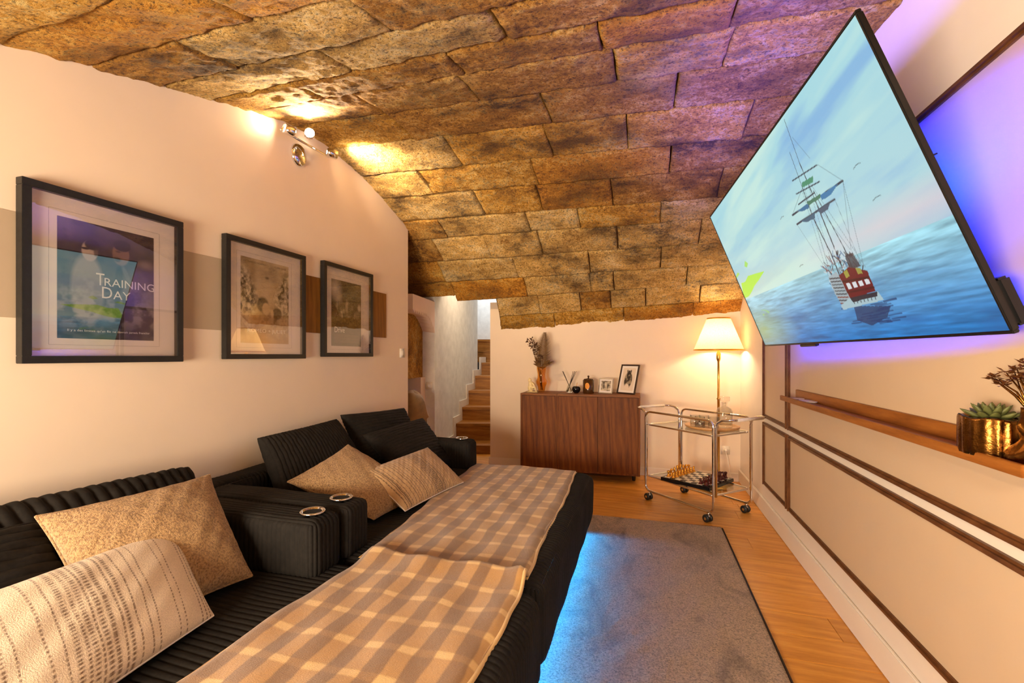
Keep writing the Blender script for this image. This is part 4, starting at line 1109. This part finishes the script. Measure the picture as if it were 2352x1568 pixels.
# reed diffuser
rd = thing('reed_diffuser', 'clear glass reed diffuser with crossed dark reeds on the sideboard', 'diffuser', (-.735, 4.62, TZ))
MB().lathe([(.0001, .0), (.046, 0), (.046, .006), (.018, .07), (.014, .085), (.016, .09), (.0135, .09), (.012, .08), (.04, .008), (.0001, .006)], 4, M=Matrix.Rotation(.78, 4, 'Z'), caps=False).build('bottle', M['clear'], rd, smooth=False)
for (a, b) in ((-.075, .02), (-.062, -.01), (.05, .01), (.062, -.012), (.070, .016), (.04, -.02)):
    MB().tube([(-a * .35, -b * .4, .008), (a, b, .215)], .0024, 6).build('reed', M['sticks'], rd)
# apple
ap = thing('apple_ornament', 'glossy black apple ornament with gold stem on the sideboard', 'ornament', (-.655, 4.55, TZ))
MB().lathe([(.0001, .006), (.018, 0), (.034, .012), (.043, .034), (.041, .054), (.028, .068), (.012, .068), (.0001, .058)], 24, caps=False).build('body', M['blackgloss'], ap)
MB().tube([(0, 0, .056), (.004, 0, .08), (.012, 0, .105)], [.003, .0022, .0025], 8).build('stem', M['gold'], ap)
# candle
cd = thing('candle_jar', 'brown glass candle jar with lid and orange oval label', 'candle', (-.535, 4.56, TZ))
MB().lathe([(.0001, 0), (.052, 0), (.055, .006), (.055, .132), (.0001, .132)], 28, caps=False).build('jar', M['candle'], cd)
MB().lathe([(.0001, .133), (.048, .133), (.046, .142), (.02, .147), (.008, .15), (.007, .158), (.011, .166), (.009, .174), (.0001, .177)], 24, caps=False).build('lid', M['candle'], cd)
pts = []; m = MB(); n = 20
for k in range(n):
    a = 2 * math.pi * k / n; ang = -math.pi / 2 - .1 + .40 * math.cos(a); pts.append((.0556 * math.cos(ang), .0556 * math.sin(ang), .075 + .032 * math.sin(a)))
m.add([(.0562 * math.cos(-math.pi / 2 - .1), .0562 * math.sin(-math.pi / 2 - .1), .075)] + pts, [(0, 1 + k, 1 + (k + 1) % n) for k in range(n)]); m.build('oval_label', M['label_o'], cd, smooth=False)
# photo frames
def photo_frame(name, label, x, y, w, h, b, lean, rz, mat, art, roll=0.0):
    rt = thing(name, label, 'photo frame', (x, y, TZ), rz)
    R = Matrix.Rotation(-lean, 4, 'X')
    m = MB()
    for (a, c, d, e) in ((0, w, 0, b), (0, w, h - b, h), (0, b, b, h - b), (w - b, w, b, h - b)): m.bbox(a - w / 2, c - w / 2, -.010, .006, d, e, .002, R)
    m.build('frame', mat, rt, smooth=False)
    MB().box(-w / 2 + b, w / 2 - b, -.002, .005, b, h - b, R).build('mount', M['mat'], rt, smooth=False)
    nu, nv = art.shape[:2]; k = .16 * w
    X, Z = np.meshgrid(np.linspace(-w / 2 + b + k * .6, w / 2 - b - k * .6, nu), np.linspace(b + k * .6, h - b - k * .6, nv), indexing='ij')
    P = np.stack([X, np.full_like(X, -.0025), Z], -1); P = P @ np.array(R.to_3x3()).T
    q = MB(); q.grid(P); q.col = art.reshape(-1, 3); q.build('photograph', M['photo'], rt)
    MB().add
    z1 = h * .75; yb = z1 * math.sin(lean)
    MB().tube([tuple(R @ Vector((0, .006, z1))), (0, yb + .06 * h / .2, .002)], .004, 6).build('strut', mat, rt)
    return rt
p1 = Art(40, 34); p1.tex(3, 4, 61, .25, .75, (70, 54, 40), (224, 206, 180), 1); p1.ell(.3, .45, .10, .30, (60, 46, 34), .9, .6); p1.ell(.52, .5, .10, .34, (196, 176, 150), .8, .6); p1.ell(.72, .42, .11, .3, (50, 38, 28), .9, .6)
photo_frame('photo_frame', 'small silver photo frame between the candle jar and black frame', -.372, 4.58, .150, .150, .010, .20, -.35, M['silver'], p1.i)
p2 = Art(40, 56); p2.bl(np.ones_like(p2.u), (224, 206, 186)); p2.ell(.5, .46, .34, .40, (60, 48, 38), 1, .2); p2.ell(.5, .78, .16, .13, (44, 34, 26), 1, .2); p2.ell(.36, .86, .05, .08, (44, 34, 26), 1, .3); p2.ell(.64, .86, .05, .08, (44, 34, 26), 1, .3); p2.tex(9, 11, 64, .45, .6, (26, 18, 12), (206, 188, 160), .45, (p2.i[..., 0] < .3).astype(float)); p2.ell(.46, .14, .2, .18, (224, 206, 186), 1, .2)
photo_frame('photo_frame', 'larger dark wooden photo frame at the right end of the sideboard', -.175, 4.56, .222, .295, .014, .27, -.66, plain('dark_brown_frame', lin(50, 30, 18), .4), p2.i)

# ------------------------------------------------------------------ floor lamp
lx, ly = .652, 4.53
fp = thing('floor_lamp', 'brass floor lamp with lit cream cone shade in the far right corner', 'floor lamp', (lx, ly, 0))
MB().lathe([(.0001, 0), (.125, 0), (.125, .012), (.10, .022), (.03, .032), (.014, .05), (.0115, .06), (.0115, .80), (.017, .803), (.017, .812), (.0115, .815), (.0095, 1.15), (.014, 1.155), (.02, 1.175), (.02, 1.22), (.012, 1.235), (.012, 1.27)], 20, caps=False).build('pole', M['brass'], fp)
z0, z1, r0, r1 = 1.253, 1.543, .212, .098
MB().lathe([(r0, z0), (r1, z1)], 48, caps=False).build('shade', M['shade'], fp)
MB().lathe([(r0 + .001, z0 - .004), (r0 + .003, z0 - .004), (r0 + .002, z0 + .008), (r0, z0 + .008)], 48, caps=False).build('lower_band', M['gold'], fp)
MB().lathe([(r1, z1 - .008), (r1 + .003, z1 - .008), (r1 + .002, z1 + .004), (r1 - .001, z1 + .004)], 48, caps=False).build('upper_band', M['gold'], fp)
MB().sphere((0, 0, 1.34), .032, 14, 10).build('bulb', emit('warm_bulb', (1, .78, .48, 1), 30), fp)
sp = MB()
for k in range(3):
    a = k * 2.094; sp.tube([(0, 0, 1.50), (.095 * math.cos(a), .095 * math.sin(a), 1.535)], .002, 5)
MB().tube([(0, 0, 1.265), (0, 0, 1.31)], .012, 8).build('socket', M['brass'], fp); sp.tube([(0, 0, 1.372), (0, 0, 1.51)], .0025, 6); sp.build('spider', M['brass'], fp)
light('floor_lamp_bulb', 'POINT', (lx, ly, 1.345), 27, (1.0, .74, .44), .04)
# outlet, plug and cord behind the cart
ot = thing('wall_socket', 'white socket low on the back wall behind the drinks cart', 'socket', (.745, YB, .30))
MB().bbox(.705, .785, YB - .009, YB, .255, .335, .002).build('plate', M['plug'], ot, world=True)
MB().lathe([(.021, 0), (.021, .005), (.018, .006)], 16, M=Matrix.Translation((.745, YB - .009, .297)) @ Matrix.Rotation(math.pi / 2, 4, 'X')).build('outlet', M['plug'], ot, world=True)
cdw = thing('power_cord', 'pale flex and plug hanging from the socket behind the drinks cart', 'cord', (.75, YB - .03, 0))
MB().bbox(.730, .760, YB - .048, YB - .017, .282, .312, .004).build('plug', M['plug'], cdw, world=True)
MB().tube([(.745, YB - .045, .285), (.76, YB - .05, .22), (.775, YB - .045, .12), (.79, YB - .06, .03), (.78, YB - .12, .006), (.70, YB - .17, .006)], .003, 6).build('flex', M['plug'], cdw, world=True)

# ------------------------------------------------------------------ drinks cart
C1 = Vector((.018, 3.985, 0)); e1 = (Vector((.465, 3.525, 0)) - C1); CL = e1.length; ca_ = math.atan2(e1.y, e1.x)
CWd = .425
ct = thing('drinks_cart', 'chrome drinks cart with two glass shelves in the far corner', 'cart', tuple(C1), ca_)
TR = .0095
def rrect(x0, x1, z0, z1, r, n=5):
    pts = []
    for (cx, cz, a0) in ((x1 - r, z1 - r, 0), (x0 + r, z1 - r, 90), (x0 + r, z0 + r, 180), (x1 - r, z0 + r, 270)):
        for k in range(n + 1):
            a = math.radians(a0 + 90 * k / n); pts.append((cx + r * math.cos(a), cz + r * math.sin(a)))
    return pts
for yy in (0.0, CWd):
    MB().tube([(x, yy, z) for x, z in rrect(-.01, CL + .01, .075, .735, .05)], TR, 10, closed=True).build('side_frame', M['chrome'], ct)
for x, s in ((-.018, -1), (CL + .018, 1)):
    P = [(x, .018, .19), (x, .018, .68), (x + s * .012, .018, .72), (x + s * .05, .02, .745), (x + s * .10, .022, .752), (x + s * .125, .045, .752), (x + s * .13, .09, .752),
         (x + s * .13, CWd - .09, .752), (x + s * .125, CWd - .045, .752), (x + s * .10, CWd - .022, .752), (x + s * .05, CWd - .02, .745), (x + s * .012, CWd - .018, .72), (x, CWd - .018, .68), (x, CWd - .018, .19)]
    MB().tube(P, TR, 10).build('end_frame', M['chrome'], ct)
    MB().tube([(x + s * .13, .07, .752), (x + s * .13, CWd - .07, .752)], .0125, 10).build('handle_grip', M['grip'], ct)
for z in (.195, .625):
    MB().tube([(x, yy, z) for x, yy in rrect(.0, CL, .012, CWd - .012, .03)], .008, 8, closed=True).build('shelf_rim', M['chrome'], ct)
    MB().prism(rrect(.004, CL - .004, .016, CWd - .016, .03), z + .003, z + .009).build('shelf_pane', M['shelf_glass'], ct, smooth=False)
for (x, yy) in ((.03, 0), (CL - .03, 0), (CL - .03, CWd), (.03, CWd)):
    cs = MB().tube([(x, yy, .075), (x, yy, .045)], .006, 8)
    cs.bbox(x - .012, x + .012, yy - .012, yy + .012, .036, .052, .004)
    co = cs.build('caster', M['chrome'], ct)
    for s in (-1, 1):
        Mx = Matrix.Translation((x - .008, yy + s * .017, .0285)) @ Matrix.Rotation(math.pi / 2, 4, 'X')
        MB().lathe([(.0001, -.010), (.022, -.010), (.0285, -.005), (.0285, .005), (.022, .010), (.0001, .010)], 20, M=Mx, caps=False).build('wheel', M['rubber'], co)
        MB().lathe([(.0001, -.0115 if s > 0 else .0115), (.010, -.0108 if s > 0 else .0108)], 12, M=Mx, caps=False).build('hub', M['chrome'], co)
def cl(x, yy, z): return C1 + Matrix.Rotation(ca_, 3, 'Z') @ Vector((x, yy, 0)) + Vector((0, 0, z))
# tray, decanter, tumblers
tz = .6345
tc = cl(.43, .265, tz)
ty = thing('round_tray', 'round pale wooden tray on the top shelf of the drinks cart', 'tray', tuple(tc))
MB().lathe([(.0001, 0), (.175, 0), (.196, .010), (.20, .024), (.195, .024), (.186, .012), (.17, .006), (.0001, .006)], 48, caps=False).build('dish', M['tray'], ty)
dz = tz + .0065
dc = cl(.475, .352, dz)
de = thing('decanter', 'square clear glass decanter with stopper on the round tray', 'decanter', tuple(dc), .35)
m = MB()
def sq_loft(m, prof, n=24, p=5.0):
    V = []; F = []
    for r, z, sqr in prof:
        for k in range(n):
            a = 2 * math.pi * k / n; c, s = math.cos(a), math.sin(a)
            rr = r / ((abs(c) ** sqr + abs(s) ** sqr) ** (1 / sqr)); V.append((rr * c, rr * s, z))
    for i in range(len(prof) - 1):
        for k in range(n): F.append((i * n + k, i * n + (k + 1) % n, (i + 1) * n + (k + 1) % n, (i + 1) * n + k))
    m.add(V, F); return m
sq_loft(m, [(.0001, 0, 6), (.044, 0, 6), (.048, .006, 6), (.048, .125, 6), (.042, .148, 4), (.022, .165, 2), (.019, .185, 2), (.025, .192, 2), (.025, .196, 2), (.014, .196, 2), (.013, .165, 2), (.038, .142, 4), (.043, .12, 6), (.043, .02, 6), (.0001, .016, 6)])
m.build('bottle', M['clear'], de)
m = MB(); sq_loft(m, [(.0001, .188, 2), (.012, .188, 2), (.012, .20, 2), (.030, .206, 6), (.032, .212, 6), (.032, .238, 6), (.028, .242, 6), (.0001, .242, 6)]); m.build('stopper', M['clear'], de)
m = MB(); sq_loft(m, [(.0001, .0165, 6), (.0425, .0205, 6), (.0425, .035, 6), (.0001, .035, 6)]); m.build('facet_base', M['clear'], de)
def tumbler():
    rt = thing('tumbler', 'clear cut glass tumbler standing on the round tray', 'glass', (0, 0, 0), 0, 'tumblers on the tray')
    MB().lathe([(.0001, 0), (.032, 0), (.035, .003), (.038, .088), (.0362, .088), (.033, .016), (.0001, .013)], 24, caps=False).build('cup', M['clear'], rt)
    c = MB()
    for k in range(16):
        a = 2 * math.pi * k / 16; c.tube([(.0352 * math.cos(a), .0352 * math.sin(a), .004), (.0362 * math.cos(a), .0362 * math.sin(a), .035)], .0022, 4)
    c.build('cut_facets', M['clear'], rt); return rt
tb = tumbler()
for i, (x, yy) in enumerate(((.325, .20), (.365, .255), (.40, .165), (.452, .255))):
    o = tb if i == 0 else copy_tree(tb); o.location = cl(x, yy, dz)
    o['label'] = 'clear cut glass tumbler, %s on the round tray' % ('leftmost of the four', 'at the back left', 'in the middle', 'nearest the decanter')[i]
# chess set on the lower shelf
BS = .40; bc = cl(.335, .21, .2045); brz = ca_ + math.radians(12)
cbd = thing('chessboard', 'black and ivory chessboard on the lower shelf of the drinks cart', 'chessboard', tuple(bc), brz)
MB().bbox(-BS / 2, BS / 2, -BS / 2, BS / 2, 0, .027, .003).build('frame', M['blackgloss'], cbd, smooth=False)
sqs = .0445
sq_w = MB().bbox(-sqs / 2 + .0004, sqs / 2 - .0004, -sqs / 2 + .0004, sqs / 2 - .0004, .0268, .029, .0003).build('ivory_square', M['ivory'], cbd, smooth=False)
sq_b = MB().bbox(-sqs / 2 + .0004, sqs / 2 - .0004, -sqs / 2 + .0004, sqs / 2 - .0004, .0268, .029, .0003).build('dark_square', M['darksq'], cbd, smooth=False)
used = set()
for i in range(8):
    for j in range(8):
        b = sq_w if (i + j) % 2 == 0 else sq_b
        o = b if b.name not in used else b.copy()
        if b.name in used: COL.objects.link(o)
        used.add(b.name); o.location = ((i - 3.5) * sqs, (j - 3.5) * sqs, 0)
def piece(kind, mat, label, group):
    base = [(.0001, 0), (.0165, 0), (.0165, .004), (.012, .008), (.0085, .014)]
    tops = {'pawn': [(.006, .026), (.0095, .028), (.006, .030), (.009, .036), (.007, .042), (.0001, .044)],
            'rook': [(.008, .034), (.0115, .036), (.0115, .048), (.0085, .048), (.0085, .044), (.0001, .044)],
            'bishop': [(.0065, .038), (.0105, .040), (.0065, .043), (.0095, .050), (.006, .059), (.003, .064), (.0001, .066)],
            'queen': [(.007, .045), (.0115, .048), (.0075, .051), (.011, .064), (.009, .066), (.004, .070), (.0001, .073)],
            'king': [(.0075, .048), (.012, .051), (.008, .054), (.0115, .069), (.008, .072), (.003, .075), (.0001, .076)],
            'knight': [(.009, .020), (.0095, .026), (.0001, .028)]}
    rt = thing('chess_' + kind, label, 'chess piece', (0, 0, 0), 0, group)
    m = MB().lathe(base + tops[kind], 12, caps=False)
    if kind == 'king': m.box(-.0015, .0015, -.0015, .0015, .075, .088); m.box(-.005, .005, -.0015, .0015, .080, .083)
    if kind == 'knight':
        m.tube([(0, .004, .022), (0, .006, .038), (0, .002, .050), (0, -.006, .052), (0, -.014, .045)], [.009, .0085, .0085, .007, .0045], 8); m.tube([(0, .002, .052), (0, .003, .060)], [.003, .001], 5)
    m.build('body', mat, rt); return rt
order = ['rook', 'knight', 'bishop', 'queen', 'king', 'bishop', 'knight', 'rook']
for side, mat, word, place in ((0, M['gold'], 'gold', 'left end'), (7, M['redwood'], 'dark red', 'right end')):
    proto = {}
    for j in range(8):
        for kind, i in ((order[j], side), ('pawn', 1 if side == 0 else 6)):
            grp = None if kind in ('king', 'queen') else '%s chess %ss' % (word, kind)
            desc = {'pawn': 'round topped', 'rook': 'tower topped', 'knight': 'horse headed', 'bishop': 'slim pointed', 'queen': 'tall crowned', 'king': 'tall cross topped'}[kind]
            if kind == 'pawn': lab = '%s %s chess pawn, %s from the front edge in its row' % (word, desc, ('first', 'second', 'third', 'fourth', 'fifth', 'sixth', 'seventh', 'last')[j])
            elif grp: lab = '%s %s chess %s in the %s half of its row' % (word, desc, kind, 'front' if j < 4 else 'back')
            else: lab = '%s %s chess %s at the %s of the chessboard' % (word, desc, kind, place)
            if kind not in proto: o = proto[kind] = piece(kind, mat, lab, grp)
            else: o = copy_tree(proto[kind])
            o['label'] = lab
            o.location = Vector(bc) + Matrix.Rotation(brz, 3, 'Z') @ Vector(((i - 3.5) * sqs, (j - 3.5) * sqs, .0292)); o.rotation_euler = (0, 0, brz + (1.57 if side == 0 else -1.57))

# ------------------------------------------------------------------ picture ledge on the right wall
LY0, LY1, LZ = 1.245, 3.06, .955
lg = thing('wall_shelf', 'long walnut picture ledge on the panelled right wall under the television', 'shelf', (XR, (LY0 + LY1) / 2, LZ))
MB().bbox(.790, XR - .004, LY0, LY1, LZ - .016, LZ, .0015).build('shelf_board', M['walnut_h'], lg, world=True, smooth=False)
MB().bbox(.778, .790, LY0, LY1, LZ - .018, LZ + .010, .0015).build('front_lip', M['walnut_h'], lg, world=True, smooth=False)
MB().bbox(XR - .018, XR - .004, LY0, LY1, LZ, LZ + .046, .0015).build('back_board', M['walnut_h'], lg, world=True, smooth=False)
c1 = thing('coaster', 'patterned white coaster nearest the far end of the picture ledge', 'coaster', (.828, 2.93, LZ + .0005))
MB().lathe([(.0001, 0), (.042, 0), (.044, .003), (.042, .006), (.0001, .006)], 4, M=Matrix.Rotation(.9, 4, 'Z'), caps=False).build('tile', M['ivory'], c1, smooth=False)
MB().lathe([(.024, .0062), (.027, .0066), (.030, .0062)], 4, M=Matrix.Rotation(.9, 4, 'Z'), caps=False).build('pattern_line', M['redwood'], c1, smooth=False)
c2 = thing('soap_dish', 'flat white dish next to the coaster on the picture ledge', 'dish', (.828, 2.74, LZ + .0005), .1)
MB().lathe([(.0001, 0), (.03, 0), (.036, .006), (.034, .009), (.028, .005), (.0001, .004)], 28, sx=1, sy=2.0, caps=False).build('plate', M['mat'], c2)
# succulent in log pot
px, py = .826, 1.42
pt = thing('log_planter', 'gilded bark planter shaped like a tree stump on the ledge', 'planter', (px, py, LZ + .0005))
V = []; F = []; n = 72; rows = [(0, .96), (.012, 1.0), (.05, 1.0), (.088, 1.0), (.094, .98), (.094, .84), (.075, .80), (.075, .001)]
for z, k in rows:
    for q in range(n):
        a = 2 * math.pi * q / n; rb = 1 + (.085 * abs(math.sin(a * 8.5 + .3 * math.sin(z * 60 + q))) ** .6 - .04) * (1 if k > .9 else 0)
        zz = z + (.004 * math.sin(a * 5) if k > .9 and z > .08 else 0); V.append((.052 * k * rb * math.cos(a), .074 * k * rb * math.sin(a), zz))
for i in range(len(rows) - 1):
    for q in range(n): F.append((i * n + q, i * n + (q + 1) % n, (i + 1) * n + (q + 1) % n, (i + 1) * n + q))
m = MB(); m.add(V, F); m.build('bark_wall', M['bronze'], pt)
MB().lathe([(.0001, .078), (.03, .079), (.043, .076)], 24, sy=1.35, caps=False).build('soil', M['soil'], pt)
sc_ = thing('succulent', 'green rosette succulent growing in the gilded bark planter', 'plant', (px, py - .004, LZ + .079))
r_ = random.Random(2); lb = None
for ring, (n, el, L) in enumerate(((10, .35, .062), (9, .75, .056), (6, 1.1, .05), (3, 1.35, .04))):
    for k in range(n):
        a = 2 * math.pi * (k + .5 * (ring % 2)) / n + r_.uniform(-.1, .1)
        R = Matrix.Rotation(a, 4, 'Z') @ Matrix.Rotation(-el, 4, 'Y') @ Matrix.Diagonal((L / .06,) * 3 + (1,))
        if lb is None:
            m = MB(); prof = [(0, .004, .003), (.015, .008, .005), (.035, .0105, .006), (.05, .007, .004), (.06, .0005, .0005)]; VV = []; FF = []
            for x, w, h in prof:
                for q in range(8):
                    b = 2 * math.pi * q / 8; VV.append((x, w * math.cos(b), h * math.sin(b) + .006 * (x / .06) ** 2))
            for i in range(4):
                for q in range(8): FF.append((i * 8 + q, i * 8 + (q + 1) % 8, (i + 1) * 8 + (q + 1) % 8, (i + 1) * 8 + q))
            m.add(VV, FF); o = lb = m.build('leaf', M['succ'], sc_)
        else:
            o = lb.copy(); COL.objects.link(o); o.parent = sc_
        o.matrix_basis = Matrix.Translation((0, 0, .004)) @ R
# gilded bonsai sculpture
bx, by = .832, 1.298
bn = thing('bonsai_sculpture', 'shiny gold bonsai tree sculpture with bronze leaves at the near end of the ledge', 'sculpture', (bx, by, LZ + .0005))
m = MB(); V = []; F = []; n = 30; rows = 22
for i in range(rows):
    f = i / (rows - 1); z = .125 * f
    r = .052 * (1 - f) ** 1.25 + .012 + .004 * math.sin(f * 12)
    cxx = .004 * math.sin(f * 6); cyy = .010 * f - .010 * math.sin(f * 4)
    for q in range(n):
        a = 2 * math.pi * q / n; lump = 1 + .16 * math.sin(a * 3 + f * 7) + .08 * math.sin(a * 5 - f * 11)
        if f < .12: lump *= .72 + 2.3 * f
        V.append((cxx + min(.8, 1) * r * .8 * lump * math.cos(a), cyy + r * lump * math.sin(a), z + .002))
for i in range(rows - 1):
    for q in range(n): F.append((i * n + q, i * n + (q + 1) % n, (i + 1) * n + (q + 1) % n, (i + 1) * n + q))
F.append(tuple(range(n - 1, -1, -1))); F.append(tuple((rows - 1) * n + q for q in range(n)))
m.add(V, F); m.build('trunk', M['bronze'], bn)
br = MB(); lv = MB(); r_ = random.Random(6)
tips = []
for k in range(20):
    a = r_.uniform(0, 6.28); rr = r_.uniform(.02, .085); tip = Vector((rr * .5 * math.cos(a), rr * 1.0 * math.sin(a) + .02, .16 + .065 * (1 - (rr / .1) ** 2) + r_.uniform(-.01, .012)))
    mid_ = Vector((tip.x * .35, tip.y * .4 + .005, .145 + r_.uniform(0, .02)))
    br.tube([(0, .008, .118), tuple(mid_), tuple(tip)], [.003, .002, .001], 6); tips.append(tip); tips.append(mid_.lerp(tip, .6))
br.build('branches', M['bronze'], bn)
for tp in tips:
    for q in range(9):
        a = r_.uniform(0, 6.28); leaf(lv, tp + Vector((r_.uniform(-.006, .006), r_.uniform(-.006, .006), r_.uniform(-.003, .006))), (math.cos(a), math.sin(a), r_.uniform(-.1, .7)), r_.uniform(.012, .018), .008, Vector((0, 0, 1)))
lv.build('foliage', M['gleaf'], bn, smooth=False, kind='stuff')

# ------------------------------------------------------------------ chair in the nook
hx, hy = -2.36, 4.14
ch = thing('desk_chair', 'olive brown velvet shell chair behind the end of the left wall', 'chair', (hx, hy, 0), math.radians(128))
nu, nv = 22, 26
V = np.zeros((nu, nv, 3))
for i in range(nu):
    a = -1 + 2 * i / (nu - 1)
    for j in range(nv):
        f = j / (nv - 1)
        if f < .5: x, z = .22 - .42 * f * 2, .45 + .012 * math.cos(f * 6)
        else:
            g = (f - .5) * 2; x, z = -.20 - .11 * g ** 1.3, .45 + .42 * g
        wd = .235 * (1 - .35 * max(0, f - .6) / .4) * (1 - .12 * (abs(f - .5) < .12)); wd *= math.sqrt(max(.05, 1 - max(0, (f - .86) / .16) ** 2))
        V[i, j] = (x + .08 * a * a * (f > .35) * min(1, (f - .35) * 3), wd * a, z + .10 * a * a * math.exp(-((f - .45) / .22) ** 2))
m = MB(); m.grid(V); B = V.copy(); B[..., 0] -= .03; B[..., 2] -= .025; m.grid(B[::-1])
for sl in ((0, slice(None)), (-1, slice(None)), (slice(None), 0), (slice(None), -1)): m.grid(np.stack([V[sl], B[sl]], 1))
m.build('shell', M['vchair'], ch)
for sx_ in (-1, 1):
    for sy_ in (-1, 1): MB().tube([(sx_ * .10, sy_ * .10, .44), (sx_ * .20, sy_ * .20, 0)], [.013, .009], 10).build('leg', M['sofa_leg'], ch)
